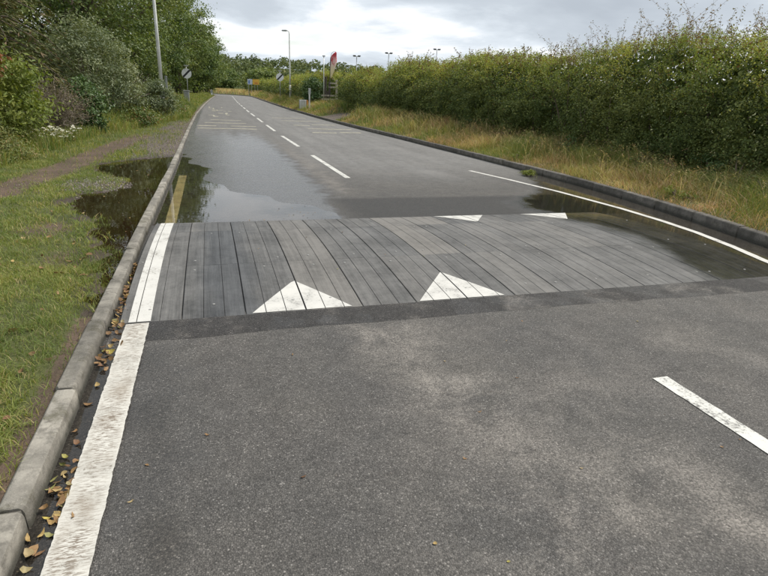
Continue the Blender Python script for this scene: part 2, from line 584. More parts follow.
def mat_soil(name, right=False):
    m, w = new_mat(name)
    P = w.pos()
    soil, grav = w.attr('soil'), w.attr('gravel')
    n1 = w.noise(P, 1.7, 6, .65)
    n2 = w.noise(P, 14, 6, .7)
    n3 = w.noise(P, 110, 4, .7)
    v = w.n('ShaderNodeTexVoronoi', {'Vector': P, 'Scale': 60.0})
    vc = w.n('ShaderNodeSeparateColor', {0: v.outputs['Color']}).outputs[0]
    earth = w.mix(n2, (.050, .036, .026), (.145, .105, .075))
    earth = w.mix(w.smooth(n1, .4, .7), earth, w.mix(n2, (.085, .056, .04), (.205, .145, .105)))
    gr = w.mix(1.0, w.mix(n2, (.095, .075, .062), (.20, .165, .14)), w.ramp(vc, [(0, .35), (1, 1.25)]), 'MULTIPLY')
    green = w.mix(n2, (.05, .056, .02), (.12, .135, .042))
    green = w.mix(w.smooth(n3, .55, .8), green, (.16, .14, .07))
    s = w.smooth(w.math('ADD', soil, w.math('MULTIPLY', w.math('SUBTRACT', n2, .5), .9)), .30, .68)
    gm = w.smooth(w.math('ADD', grav, w.math('MULTIPLY', w.math('SUBTRACT', n2, .5), 1.0)), .35, .75)
    col = w.mix(s, green, earth)
    col = w.mix(gm, col, gr)
    sp = w.n('ShaderNodeSeparateXYZ', {0: P})
    if not right:
        damp = w.math('MULTIPLY', w.math('SUBTRACT', 1.0, w.smooth(sp.outputs[2], .058, .098)), .85)
        damp = w.math('MULTIPLY', damp, w.smooth(w.attr('pud'), .2, .8))
        col = w.mix(damp, col, w.mix(1.0, col, (.45, .43, .40), 'MULTIPLY'))
        r = w.n('ShaderNodeMix', {0: damp, 2: .92, 3: .35}).outputs[0]
    else:
        r = .92
    h = w.math('ADD', n2, w.math('ADD', w.math('MULTIPLY', n3, .4), w.math('MULTIPLY', v.outputs['Distance'], -.4)))
    finish(w, principled(w, col, r, .3, bump(w, h, .8, .03)))
    return m


M['soil'] = mat_soil('verge_soil')
M['soil_right'] = mat_soil('verge_soil_right', True)
M['field'] = mat_plain('field_grass', (.10, .115, .04), .95, 0, .25, .05)

M['grass'] = mat_leaf('lawn_grass', (0.138, 0.193, 0.050), (0.204, 0.259, 0.068), (0.297, 0.325, 0.110), .35, .55, 1.3, .3, (.40, .34, .17), .12)
M['grass_tall'] = mat_leaf('rough_grass', (0.117, 0.186, 0.048), (0.207, 0.275, 0.068), (0.358, 0.358, 0.123), .30, .6, .5, .3, (.40, .33, .17), .14)
M['grass_dry'] = mat_leaf('dry_grass', (0.271, 0.298, 0.094), (0.515, 0.448, 0.216), (0.704, 0.569, 0.352), .30, .7, .8, .2, (.42, .25, .17), .22)
M['grass_pink'] = mat_leaf('pinkish_dry_grass', (0.299, 0.241, 0.115), (0.483, 0.333, 0.218), (0.598, 0.437, 0.310), .28, .7, .8, .2, (.20, .23, .08), .18)
M['hedge'] = mat_leaf('hedge_leaf', (0.063, 0.097, 0.029), (0.114, 0.157, 0.043), (0.196, 0.234, 0.069), .24, .55, .9, .3)
M['hedge_new_lit'] = mat_leaf('hedge_new_lit_leaf', (0.188, 0.255, 0.051), (0.285, 0.340, 0.076), (0.393, 0.407, 0.119), .34, .5, .8, .35, (.20, .10, .05), .10)  # young leaf green, with light on the hedge top painted in
M['shoot'] = mat_leaf('hedge_shoot_leaf', (.13, .14, .05), (.19, .15, .07), (.24, .13, .08), .3, .5, 1.2, .3)
M['oak'] = mat_leaf('broad_leaf', (0.070, 0.112, 0.030), (0.112, 0.166, 0.041), (0.179, 0.230, 0.070), .28, .5, .25, .35)
M['ash'] = mat_leaf('broad_leaf_light', (0.090, 0.139, 0.040), (0.143, 0.200, 0.055), (0.218, 0.271, 0.090), .28, .5, .25, .35)
M['conifer'] = mat_leaf('conifer_leaf', (0.060, 0.079, 0.029), (0.106, 0.122, 0.043), (0.168, 0.168, 0.066), .15, .6, .6, .3, (.15, .10, .05), .10)
M['laurel'] = mat_leaf('laurel_leaf', (.105, .148, .028), (.165, .212, .04), (.24, .28, .075), .28, .55, .8, .3)
M['rust'] = mat_leaf('rust_leaf', (.15, .055, .022), (.24, .095, .035), (.30, .14, .06), .2, .5, .8, .3)
M['silver'] = mat_leaf('grey_green_leaf', (0.108, 0.146, 0.073), (0.173, 0.216, 0.113), (0.259, 0.297, 0.178), .25, .5, .7, .4)
M['darkleaf'] = mat_leaf('dark_leaf', (0.044, 0.090, 0.024), (0.066, 0.127, 0.035), (0.099, 0.165, 0.055), .22, .45, .8, .45)
M['bramble'] = mat_leaf('bramble_leaf', (0.078, 0.123, 0.029), (0.129, 0.179, 0.045), (0.202, 0.224, 0.073), .28, .5, .9, .35, (.24, .14, .07), .10)
M['weeds'] = mat_leaf('weed_leaf', (0.105, 0.138, 0.044), (0.171, 0.204, 0.066), (0.264, 0.275, 0.110), .3, .55, .9, .3, (.32, .25, .12), .12)
M['under'] = mat_leaf('undergrowth_leaf', (0.037, 0.060, 0.019), (0.060, 0.090, 0.025), (0.094, 0.125, 0.037), .2, .5, .5, .3)
M['deadleaf'] = mat_leaf('withered_leaf', (.13, .105, .075), (.20, .165, .12), (.14, .15, .06), .2, .7, .8, .2)
M['farwood'] = mat_leaf('far_tree_leaf', (0.069, 0.100, 0.043), (0.112, 0.147, 0.062), (0.163, 0.194, 0.088), .2, .6, .03, .2)
M['petal'] = mat_leaf('white_petal', (.72, .72, .66), (.80, .80, .76), (.85, .84, .80), .25, .6, 1, .2)


def mat_fallen():
    m, w = new_mat('fallen_leaf')
    oi = w.n('ShaderNodeObjectInfo').outputs['Random']
    col = w.ramp(oi, [(0, (.20, .115, .05)), (.3, (.33, .20, .085)), (.5, (.17, .085, .04)), (.68, (.42, .29, .10)), (.85, (.36, .28, .15)), (.95, (.22, .23, .06)), (1, (.48, .38, .09))])
    tc = w.n('ShaderNodeTexCoord').outputs['Object']
    n = w.noise(tc, 60, 4, .7)
    col = w.mix(1.0, col, w.ramp(n, [(.25, .55), (.75, 1.1)]), 'MULTIPLY')
    finish(w, principled(w, col, .6, .35, bump(w, n, .3, .003)))
    return m


M['fallen'] = mat_fallen()

# ------------------------------------------------------------------ plan of the place
def curve(keys):
    k = np.array(keys, float)

    def f(s):
        return np.interp(s, k[:, 0], k[:, 1])
    return f


def bend(s):
    return -.012*np.maximum(np.asarray(s, float)-118, 0)**2


_xl = curve([(-5, -.74), (7, -.74), (12, -.70), (25, -.69), (36, -.62), (46, -.42), (56, -.2), (80, .45), (112, 1.5), (180, 3.7)])
_xr_keys = [(-5, 5.9), (1, 6.05), (3.5, 6.2), (4.87, 6.45), (6.26, 6.8), (7.7, 7.01), (10.3, 7.12), (14.6, 7.04), (20.5, 6.88), (27.3, 6.6), (36, 6.5), (50, 6.6), (70, 7.1), (112, 8.3), (180, 10.2)]
_ks = np.arange(-5, 180, .25)
_xrs = np.convolve(np.pad(curve(_xr_keys)(_ks), 8, mode='edge'), np.ones(17)/17, 'valid')
_xc = curve([(-5, 2.6), (5, 2.58), (22, 2.52), (31, 2.62), (44, 2.8), (69, 3.3), (112, 4.5), (180, 6.6)])
xl = lambda s: _xl(s)+bend(s)
xr = lambda s: np.interp(s, _ks, _xrs)+bend(s)
xc = lambda s: _xc(s)+bend(s)
xe = curve([(2, 5.62), (3.6, 5.70), (4.4, 5.86), (5.0, 6.04), (5.7, 6.19), (6.4, 6.26), (7.3, 6.28), (8.9, 6.17), (10.4, 5.95), (11.7, 5.70)])     # edge line on the hedge side

# road surface height: the flooded gutter beyond the hump is a few millimetres low
RW = -.0015
_rw = curve([(6.9, 2.5), (7.6, 2.3), (8.3, 1.9), (8.9, 1.5), (9.4, 1.05), (10.2, .75), (11.3, .62), (12.6, .50), (13.6, .30), (14.6, .05), (15.5, -.5), (40, -4)])
_rw_near = curve([(-5, -.15), (1.2, -.1), (1.6, .02), (2.2, .03), (3.0, -.03), (3.4, -.12), (6.85, -.2), (6.95, 2.5)])


def road_z(x, s):
    x = np.asarray(x, float)
    s = np.asarray(s, float)
    d = x-xl(s)
    wdt = np.where(s < 6.95, _rw_near(s), _rw(s))
    z = RW+np.clip((d-wdt)*.012, -.008, .0055)
    z = z+(vnoise(x, s, 2.2, 4)-.5)*.006*(1-smoothstep(d, 3.0, 3.4))*(s > 5)
    return z-.004


HS0, HS1, HX0, HX1, HH = 3.93, 7.08, -.69, 5.612, .068


def hump_h(s):
    t = np.clip((np.asarray(s, float)-HS0)/(HS1-HS0), 0, 1)
    return .004+HH*np.sin(PI*t)**.85


# ------------------------------------------------------------------ ground (to the horizon)
me = mesh_np('ground', [(-1500, -300, -.3), (1500, -300, -.3), (1500, 2200, -.3), (-1500, 2200, -.3)], [(0, 1, 2, 3)])
add('ground', me, M['field'], kind='structure')

# ------------------------------------------------------------------ road
ss = np.concatenate([np.arange(-3, 16, .07), np.arange(16, 34, .25), np.arange(34, 180, 1.5)])
tt = np.linspace(0, 1, 96)
S, T = np.meshgrid(ss, tt, indexing='ij')
X = (xl(S)-.02)*(1-T)+(xr(S)+.02)*T
Z = road_z(X, S)
d = X-xl(S)
dr = xr(S)-X
n1 = fbm(X, S, .8, 1)
wet = np.zeros_like(X)
wet = np.maximum(wet, .95*(1-smoothstep(d, .08, .34))*(1-smoothstep(S, 30, 60)))                                   # gutter
wet = np.maximum(wet, .55*(1-smoothstep(d, .3, 1.15))*smoothstep(S, 1.2, 2.2)*(1-smoothstep(S, 3.4, 3.9)))
wet = np.maximum(wet, .82*(1-smoothstep(d, 2.0, 3.4))*smoothstep(S, 6.6, 7)*(1-smoothstep(S, 14, 34)))
wet = np.maximum(wet, .30*smoothstep(S, 9, 12)*(1-smoothstep(S, 35, 80))*np.ones_like(X))
blob = lambda x0, s0, rx, rs: np.exp(-((X-x0)/rx)**2-((S-s0)/rs)**2)
dust = 1.1*blob(1.05, 3.35, .42, .28)+.75*blob(1.15, 2.75, .3, .5)+.9*blob(1.3, 2.35, .22, .4)+1.2*blob(1.2, 1.55, .38, .34)
dust = dust+.7*blob(1.85, 1.6, .3, .5)+.75*blob(2.1, 1.3, .3, .3)+.45*blob(2.0, 2.4, .5, .5)+.5*blob(3.4, 2.6, .7, .8)
dust = np.maximum(dust, .22*(S < 3.6)*smoothstep(X, .2, .9))
dust = np.maximum(dust, .85*np.exp(-((X-2.15)/.22)**2)*smoothstep(S, 8.6, 9.5)*(1-smoothstep(S, 14, 22)))
age_sheen = .95*smoothstep(S, 8.6, 14)*smoothstep(X-xc(S), -1.2, .6)  # where weathered tone and painted grazing sheen lighten the road beyond the hump
age_sheen = np.maximum(age_sheen, .7*smoothstep(S, 10, 22))
age_sheen = np.maximum(age_sheen, .95*np.exp(-((X-4.6)/.7)**2)*smoothstep(S, 9, 12))
mud = 1.3*smoothstep(X, 1.5, 2.1)*(1-smoothstep(X, 6.1, 6.3))*(S > 7)*(1-smoothstep(S+.25*(n1-.5), 8.45, 8.7))
wet = wet*(1-.8*np.clip(mud, 0, 1))
xb = curve([(3.2, 5.9), (3.9, 5.2), (5, 4.95), (6.5, 4.65), (7.1, 4.35), (7.9, 4.3), (8.5, 4.9), (9.2, 5.6), (10.5, 6.2), (12, 6.7), (14, 7.3)])(S)
film = smoothstep(X-xb, -.5, 1.1)*(S > 3.2)*(S < 15)
film = np.maximum(film, (1-smoothstep(d, .07, .15))*(1-smoothstep(S, 3.3, 3.6)))
film = np.maximum(film, .62*np.exp(-((X+.25)/.16)**2-((S-1.75)/.35)**2)+.5*np.exp(-((X+.33)/.14)**2-((S-2.6)/.5)**2))
me = mesh_np('road', np.stack([X, S, Z], -1).reshape(-1, 3), grid_faces(*X.shape), dict(wet=wet, dust=dust, mud=mud, film=film, age_sheen=age_sheen), True)
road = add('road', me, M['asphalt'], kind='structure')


def strip(name, mat_, s0, s1, xa, xb, lift=.004, ds=.05, nx=4, wob=0.0, surf=road_z, attrs=True, parent=road, ridge=False):
    """painted strip that follows the surface under it"""
    s = np.arange(s0, s1+ds*.5, ds)
    u = np.linspace(0, 1, nx)
    Sg, Ug = np.meshgrid(s, u, indexing='ij')
    A = np.broadcast_to(xa(s) if callable(xa) else xa, s.shape).copy()
    B = np.broadcast_to(xb(s) if callable(xb) else xb, s.shape).copy()
    if wob:
        A += wob*(vnoise(s, 0*s, 28, 2)+vnoise(s, 0*s, 90, 3)-1)
        B += wob*(vnoise(s, 0*s, 28, 5)+vnoise(s, 0*s, 90, 6)-1)
    Xg = A[:, None]*(1-Ug)+B[:, None]*Ug
    Zg = surf(Xg, Sg)+lift
    if ridge:
        Zg = Zg+.0007*vnoise(Xg, Sg, 45, 8)*np.sin(PI*Ug)
    mid = np.sin(PI*Ug)**.6
    me = mesh_np(name, np.stack([Xg, Sg, Zg], -1).reshape(-1, 3), grid_faces(*Xg.shape),
                 dict(mid=mid, wet=np.zeros_like(Xg), dust=.5*np.ones_like(Xg), mud=np.zeros_like(Xg)), False)
    return add(name, me, mat_, parent)


hump_surf = lambda x, s: hump_h(s)
strip('edge_line', M['line_ribbed'], -.6, 3.90, -.645, -.49, .0125, .012, 9, .005, ridge=True)
strip('edge_line', M['line_old'], 7.12, 11.2, -.60, -.465, .0035, .03, 4, .006)
strip('edge_line', M['line'], 3.0, 11.75, lambda s: xe(s)-.05, lambda s: xe(s)+.05, .0045, .05, 4, .004)
for i in range(24):                                       # broken line along the middle
    a = -1.7 if i == 0 else 4.35+6.35*i if i < 4 else 4.35+6.35*4-.1+6.2*(i-4)
    b = a+4.0 if i else 2.42
    if a > 140:
        break
    strip('centre_dash', M['dash'], a, b, lambda s: xc(s)-.055, lambda s: xc(s)+.055, .0045, .05 if i < 3 else .25, 3, .005 if i < 3 else 0)
# worn cross bars and worn lettering strokes in both lanes
for s0, xa, xb in ((24.2, -.45, 1.9), (25.8, -.5, .3), (25.9, .9, 2.0), (28.0, -.2, 1.7), (30.6, .1, 1.6)):
    strip('rumble_bar', M['line_faded'], s0, s0+.32, xa, xb, .0045, .1, 9)
for s0, xa, xb in ((22.9, 4.0, 5.0), (23.2, 5.2, 6.1), (25.2, 4.2, 6.2), (27.6, 3.9, 4.7), (28.3, 4.9, 6.1), (31.5, 3.8, 5.9), (34.5, 3.6, 5.6)):
    strip('rumble_bar', M['line_faded'], s0, s0+.32, xa, xb, .0045, .1, 9)
rr = random.Random(5)
for i in range(20):
    s0, x0 = 33.5+16*rr.random(), rr.choice((.0, .3, .62, 1.05, 1.35))+rr.uniform(-.06, .06)
    lng = rr.random() < .5
    strip('worn_letter_stroke', M['line_faded'], s0, s0+(rr.uniform(1.0, 2.4) if lng else .4), x0, x0+(.1 if lng else rr.uniform(.2, .4)), .0045, .2, 3)



# bituminous strip laid against the hump
def patch_edge(s):
    return s


sg = np.linspace(3.60, 3.922, 14)
xg = np.arange(-.725, 5.66, .05)
S2, X2 = np.meshgrid(sg, xg, indexing='ij')
t2 = (S2-3.60)/.322
S2 = S2+(1-t2)*(.05*(fbm(X2, 0*X2, 3.1, 5)-.5)+.06*(fbm(X2, 0*X2, .9, 8)-.5))
Z2 = road_z(X2, S2)+.0009+.006*smoothstep(t2, 0, .5)+.003*t2*vnoise(X2, S2, 25, 3)
pd = .7*smoothstep(fbm(X2, S2, 2.4, 11), .54, .66)
me = mesh_np('asphalt_strip', np.stack([X2, S2, Z2], -1).reshape(-1, 3), grid_faces(*X2.shape),
             dict(wet=.45*(fbm(X2, S2, 1.6, 2) > .5), dust=pd, mud=0*X2), True)
add('asphalt_strip', me, M['patch'], road, label='dark bituminous strip laid along the near edge of the hump')


# ------------------------------------------------------------------ left verge
_pw = curve([(3.9, -.25), (4.3, -.02), (5.0, .08), (5.7, .20), (6.5, .36), (7.4, .72), (8.2, .92), (8.9, .95), (9.4, .55), (10.0, .42), (10.5, .75), (11.0, 1.10), (11.9, 1.35), (12.7, 1.1), (13.3, .55), (13.8, .05), (14.3, -.4)])
PZ = .052
path_c = curve([(4, -4.2), (7, -3.5), (9, -2.95), (11, -2.65), (14, -2.45), (18, -2.1), (23, -1.7), (30, -1.5)])


def left_masks(x, s):
    d = -.86-(x-(xl(s)+.74))
    pc = np.abs(x-path_c(s))
    soil = .95*(1-smoothstep(pc, .18, .55))*smoothstep(s, 5, 8)*(1-smoothstep(s, 17, 22))
    soil = np.maximum(soil, .8*(1-smoothstep(d, .02, .16)))
    inpud = np.where((s > 3.9) & (s < 14.3), _pw(s)-d+.55*(fbm(x, s, 1.7, 91)-.5)*smoothstep(d, .02, .4), -1)
    soil = np.maximum(soil, smoothstep(inpud+.5*(fbm(x, s, 4.5, 97)-.5), -.22, .06))
    soil = np.maximum(soil, .75*np.exp(-((x+1.3)/.3)**2-((s-5.4)/.5)**2))
    soil = np.maximum(soil, .8*np.exp(-((x+1.75)/.35)**2-((s-6.6)/.5)**2))
    g = smoothstep(s, 12.9, 14.2)*(1-smoothstep(s, 25, 30))*(1-smoothstep(d+.9*(fbm(x, s, .9, 93)-.5), .65, 1.1))*(.55+.45*smoothstep(fbm(x, s, 1.4, 95), .35, .55))
    g = np.maximum(g, .95*np.exp(-((x+1.75)/.55)**2-((s-9.55)/.42)**2))
    return soil, np.clip(g, 0, 1), inpud, d


def left_z(x, s):
    x = np.asarray(x, float)
    s = np.asarray(s, float)
    soil, g, ip, d = left_masks(x, s)
    z = .088+.03*(fbm(x, s, 1.2, 5)-.5)+.022*(fbm(x, s, 5, 9)-.5)
    z = z+.035*np.clip(-ip, 0, 1)*((s > 3.9) & (s < 14.3))*0
    near = (s > 3.7) & (s < 14.5)
    zp = PZ+np.clip(-ip*.10, -.035, .045)+.034*(fbm(x, s, 3.2, 21)-.5)+.020*(fbm(x, s, 8, 4)-.5)
    z = np.where(near, np.minimum(z, np.where(ip > -.45, zp, z)), z)
    z = z-.02*soil*(ip < -.2)
    z = z+.40*smoothstep(s, 22, 55)*smoothstep(d, .1, 1.2)+.6*smoothstep(d, 3.2, 8)
    return z


dd = np.concatenate([np.arange(0, 4.6, .065), np.linspace(4.7, 9, 16), np.array([11, 14, 20, 30, 50, 90])])
ss = np.concatenate([np.arange(-3, 15, .065), np.arange(15, 34, .2), np.arange(34, 180, 2)])
S, D = np.meshgrid(ss, dd, indexing='ij')
X = xl(S)-.092-D
so, gr, ip, d_ = left_masks(X, S)
me = mesh_np('verge_left', np.stack([X, S, left_z(X, S)], -1).reshape(-1, 3), grid_faces(*X.shape)[:, ::-1],
             dict(soil=so, gravel=gr, pud=smoothstep(ip, -.5, -.1)), True)
add('verge_left', me, M['soil'], kind='structure')

# verge puddle: one level sheet, the hollow in the ground makes its shore
ps = np.arange(4.0, 14.2, .1)
pa = np.maximum(_pw(ps), 0)+.33
pt = np.linspace(0, 1, 12)
Sp, Tp = np.meshgrid(ps, pt, indexing='ij')
Xp = (xl(Sp)-.095)-Tp*pa[:, None]
me = mesh_np('puddle', np.stack([Xp, Sp, np.full_like(Xp, PZ)], -1).reshape(-1, 3), grid_faces(*Xp.shape)[:, ::-1], None, True)
add('puddle', me, M['water'], kind='structure', label='brown puddle flooding the grass beside the kerb', cat=None)
# road puddle
ps = np.arange(7.086, 15.5, .1)
pa = np.clip(_rw(ps)+1.0, .1, 3.4)
Sp, Tp = np.meshgrid(ps, np.linspace(0, 1, 14), indexing='ij')
Xp = xl(Sp)+.003+Tp*pa[:, None]
me = mesh_np('puddle', np.stack([Xp, Sp, np.full_like(Xp, RW-.004)], -1).reshape(-1, 3), grid_faces(*Xp.shape), None, True)
add('puddle', me, M['water_road'], kind='structure', label='shallow water lying on the road against the hump')


# ------------------------------------------------------------------ right verge
DRIVE0, DRIVE1 = 31.6, 37.0


def right_z(x, s):
    x = np.asarray(x, float)
    s = np.asarray(s, float)
    d = x-xr(s)
    z = .112+.03*smoothstep(d, .12, .4)+(.04*(fbm(x, s, 1.1, 31)-.5)+.02*(fbm(x, s, 4, 33)-.5))*smoothstep(d, .11, .4)
    dv = smoothstep(s, DRIVE0-.6, DRIVE0)*(1-smoothstep(s, DRIVE1, DRIVE1+.6))
    bank = .42*smoothstep(s, 8, 40)*smoothstep(d, .2, 2.0)+.12*smoothstep(d, .6, 2.2)
    return z*(1-.75*dv*(1-smoothstep(d, 2.5, 4)))+bank*(1-.55*dv)


dd = np.concatenate([np.arange(0, 3.2, .1), np.linspace(3.3, 8, 14), np.array([12, 20, 35, 60, 100, 180])])
ss = np.concatenate([np.arange(-3, 20, .12), np.arange(20, 60, .4), np.arange(60, 180, 2.5)])
S, D = np.meshgrid(ss, dd, indexing='ij')
X = xr(S)+.115+D
soil_r = .75*(1-smoothstep(D, .02, .2))+.35*(fbm(X, S, 1.3, 14) > .62)
gr_r = .9*smoothstep(S, DRIVE0-.2, DRIVE0+.3)*(1-smoothstep(S, DRIVE1-.3, DRIVE1+.2))*(1-smoothstep(D, 2.4, 3.4))
me = mesh_np('verge_right', np.stack([X, S, right_z(X, S)], -1).reshape(-1, 3), grid_faces(*X.shape), dict(soil=soil_r, gravel=gr_r), True)
add('verge_right', me, M['soil_right'], kind='structure')


# ------------------------------------------------------------------ kerbs, stone by stone
def kerb_mesh(name, seed, L=.899, top=.098, flip=1, wk=1.0):
    r = random.Random(seed)
    prof = [(0, -.13), (.007, top-.026), (.013, top-.009), (.027, top-.001), (.112, top+.001), (.124, top-.010), (.125, -.13)]
    V, Fs = [], []
    ys = [-L/2, -L/2+.012, -L/6, L/6, L/2-.012, L/2]
    for k, y in enumerate(ys):
        ins = .008 if k in (0, len(ys)-1) else 0
        for (a, z) in prof:
            jx = r.uniform(-.0012, .0012)
            jz = r.uniform(-.0012, .0012) if z > 0 else 0
            V.append((-flip*(a*wk+ins*(1 if a < .06 else -1)+jx), y, z-ins*(z > 0)+jz))
    n = len(prof)
    for k in range(len(ys)-1):
        for i in range(n-1):
            q = (k*n+i, k*n+i+1, (k+1)*n+i+1, (k+1)*n+i)
            Fs.append(q if flip > 0 else q[::-1])
    Fs.append(tuple(range(n)) if flip < 0 else tuple(range(n))[::-1])
    e = (len(ys)-1)*n
    Fs.append(tuple(e+i for i in range(n))[::-1] if flip < 0 else tuple(e+i for i in range(n)))
    me = bpy.data.meshes.new(name)
    me.from_pydata(V, [], Fs)
    me.update()
    me.polygons.foreach_set('use_smooth', np.ones(len(me.polygons), bool))
    me.set_sharp_from_angle(angle=math.radians(38))
    return me


def kerb_line(name, fx, flip, m, s0, s_end, s_far, drop=None, label=None):
    # haunch that carries the stones
    ss = np.arange(-3, s_far, .6)
    kt = .080 if flip > 0 else .118
    prof = [(.016, -.25), (.020, kt), (.098, kt), (.098, -.25)]
    V = np.array([[(fx(s)-flip*a, s, z) for a, z in prof] for s in ss]).reshape(-1, 3)
    root = add(name, mesh_np(name, V, grid_faces(len(ss), 4)), m, kind='structure', label=label)
    var = [kerb_mesh('kerb_stone', 10*flip+k, flip=flip, top=.098 if flip > 0 else .135, wk=.84 if flip > 0 else 1.0) for k in range(5)]
    for v in var:
        v.materials.append(m)
    s = s0
    k = 0
    while s < s_end:
        x0, x1 = float(fx(s-.45)), float(fx(s+.45))
        dz = random.uniform(-.006, .006)
        if drop:
            dz -= .085*float(smoothstep(s, drop[0]-.9, drop[0])*(1-smoothstep(s, drop[1], drop[1]+.9)))
        add('kerb_stone', var[k % 5 if k % 7 else (k*3) % 5], None, root, loc=((x0+x1)/2+random.uniform(-.004, .004), s, dz),
            rot=(random.uniform(-.004, .004), random.uniform(-.015, .015), -math.atan2(x1-x0, .9)))
        s += .915
        k += 1
    ss = np.arange(s-.45, s_far, .915)
    prof = [(0, -.1), (.006, .07), (.03, .098), (.125, .098), (.125, -.1)]
    V = np.array([[(fx(q)-flip*a, q, z) for a, z in prof] for q in ss]).reshape(-1, 3)
    add('kerb_run', mesh_np('kerb_run', V, grid_faces(len(ss), 5)), m, root, kind='stuff')
    return root


kerb_line('kerb_left', xl, 1, M['kerb'], 1.96+.4575-.915*4, 44, 150, None, 'pale concrete kerb along the grass verge with the puddle')
kerb_line('kerb_right', xr, -1, M['kerb_dark'], -.5, 44, 150, (DRIVE0+.5, DRIVE1-.5), 'dark concrete kerb curving in front of the hedge')

# ------------------------------------------------------------------ speed hump
hump = thing('speed_hump', (0, 0, 0), 'low speed hump of grey grooved planks with white triangles across the road', 'speed hump')
sg = np.linspace(HS0+.004, HS1-.004, 22)
V = np.array([[(HX0+.004, s, -.03), (HX0+.004, s, hump_h(s)-.012), (HX1-.004, s, hump_h(s)-.012), (HX1-.004, s, -.03)] for s in sg]).reshape(-1, 3)
add('underlay', mesh_np('underlay', V, grid_faces(22, 4)), M['rubber'], hump)
PITCH_X = .1511
cuts = [HS0, 5.05, 6.42, HS1]


def plank_mesh(s0, s1, wdt, n):
    sy = np.linspace(s0+.0015, s1-.0015, n)
    V, Fs = [], []
    for s in sy:
        z = float(hump_h(s))
        zb = z-.028
        e = wdt/2
        V += [(-e, s, zb), (-e, s, z-.003), (-e+.003, s, z), (e-.003, s, z), (e, s, z-.003), (e, s, zb)]
    for k in range(n-1):
        for i in range(5):
            Fs.append((k*6+i, k*6+i+1, (k+1)*6+i+1, (k+1)*6+i))
    Fs.append((5, 4, 3, 2, 1, 0)[::-1])
    Fs.append(tuple((n-1)*6+i for i in range(6)))
    me = bpy.data.meshes.new('plank')
    me.from_pydata(V, [], Fs)
    me.update()
    bm = bmesh.new()
    bm.from_mesh(me)
    bmesh.ops.recalc_face_normals(bm, faces=bm.faces[:])
    bm.to_mesh(me)
    bm.free()
    me.materials.append(M['plank'])
    return me


planks = {}
cols = []
x = HX0
k = 0
mod0 = -.73
bounds = [HX0]
edges_x = [mod0+.4533*i for i in range(0, 15)]
strips = []
for i in range(14):
    for j in range(3):
        a = edges_x[i]+.4533*j/3+(.0045 if j == 0 else .0011)
        b = edges_x[i]+.4533*(j+1)/3-(.0045 if j == 2 else .0011)
        a = max(a, HX0)
        strips.append((a, b))
module_tone = [[random.random() for _ in range(3)] for _ in range(15)]
for q, (a, b) in enumerate(strips):
    for j in range(3):
        key = (round(b-a, 4), j)
        if key not in planks:
            planks[key] = plank_mesh(cuts[j], cuts[j+1], b-a, (6, 6, 4)[j])
        o = add('plank', planks[key], None, hump, loc=((a+b)/2, 0, random.uniform(-.0005, .0005)))
        tn = .8*module_tone[q//3][j]+.2*random.random()
        o.color = (tn, tn, tn, 1)


def hump_paint(name, xa, xb, fs0, fs1, m, lift=.0032, nx=5, ny=7, label=None):
    """paint clipped plank by plank so that the joints stay open"""
    V, Fs = [], []
    for a, b in strips:
        a2, b2 = max(a+.002, xa), min(b-.002, xb)
        if b2-a2 < .004:
            continue
        us = np.linspace(a2, b2, nx)
        base = len(V)
        for u in us:
            y0, y1 = fs0(u), fs1(u)
            for q in np.linspace(0, 1, ny):
                y = y0*(1-q)+y1*q
                V.append((u, y, float(hump_h(y))+lift))
        for i in range(nx-1):
            for j in range(ny-1):
                p = base+i*ny+j
                Fs.append((p, p+ny, p+ny+1, p+1))
    return add(name, mesh_np(name, V, Fs, dict(mid=np.zeros(len(V)))), m, hump, label=label)


def tri_mark(xa, xb, xm, sb, sa):
    f = lambda u: sb+(sa-sb)*float(np.clip(min((u-xa)/(xm-xa), (xb-u)/(xb-xm)), 0, 1))
    if sa > sb:
        hump_paint('triangle_marking', xa, xb, lambda u: sb, f, M['triangle'])
    else:
        hump_paint('triangle_marking', xa, xb, f, lambda u: sb, M['triangle'])


tri_mark(.225, .995, .615, HS0+.012, 4.53)
tri_mark(1.565, 2.345, 1.985, HS0+.012, 4.53)
tri_mark(2.93, 3.69, 3.33, HS1-.012, 6.50)
tri_mark(4.30, 5.07, 4.72, HS1-.012, 6.50)
hump_paint('edge_line', -.632, -.485, lambda u: HS0+.006, lambda u: HS1-.006, M['line'], ny=40)
bme = MB().tube([(0, 0, -.004), (0, 0, .0022)], .011, 7).mesh('bolt')
bme.materials.append(M['boltmat'])
for i in range(14):
    for s in (4.14, 4.92, 5.2, 6.3):
        if random.random() < .8:
            add('bolt', bme, None, hump, loc=(edges_x[i]+.4533*random.choice((1/6, .5, 5/6)), s+random.uniform(-.02, .02), float(hump_h(s))+.0012))


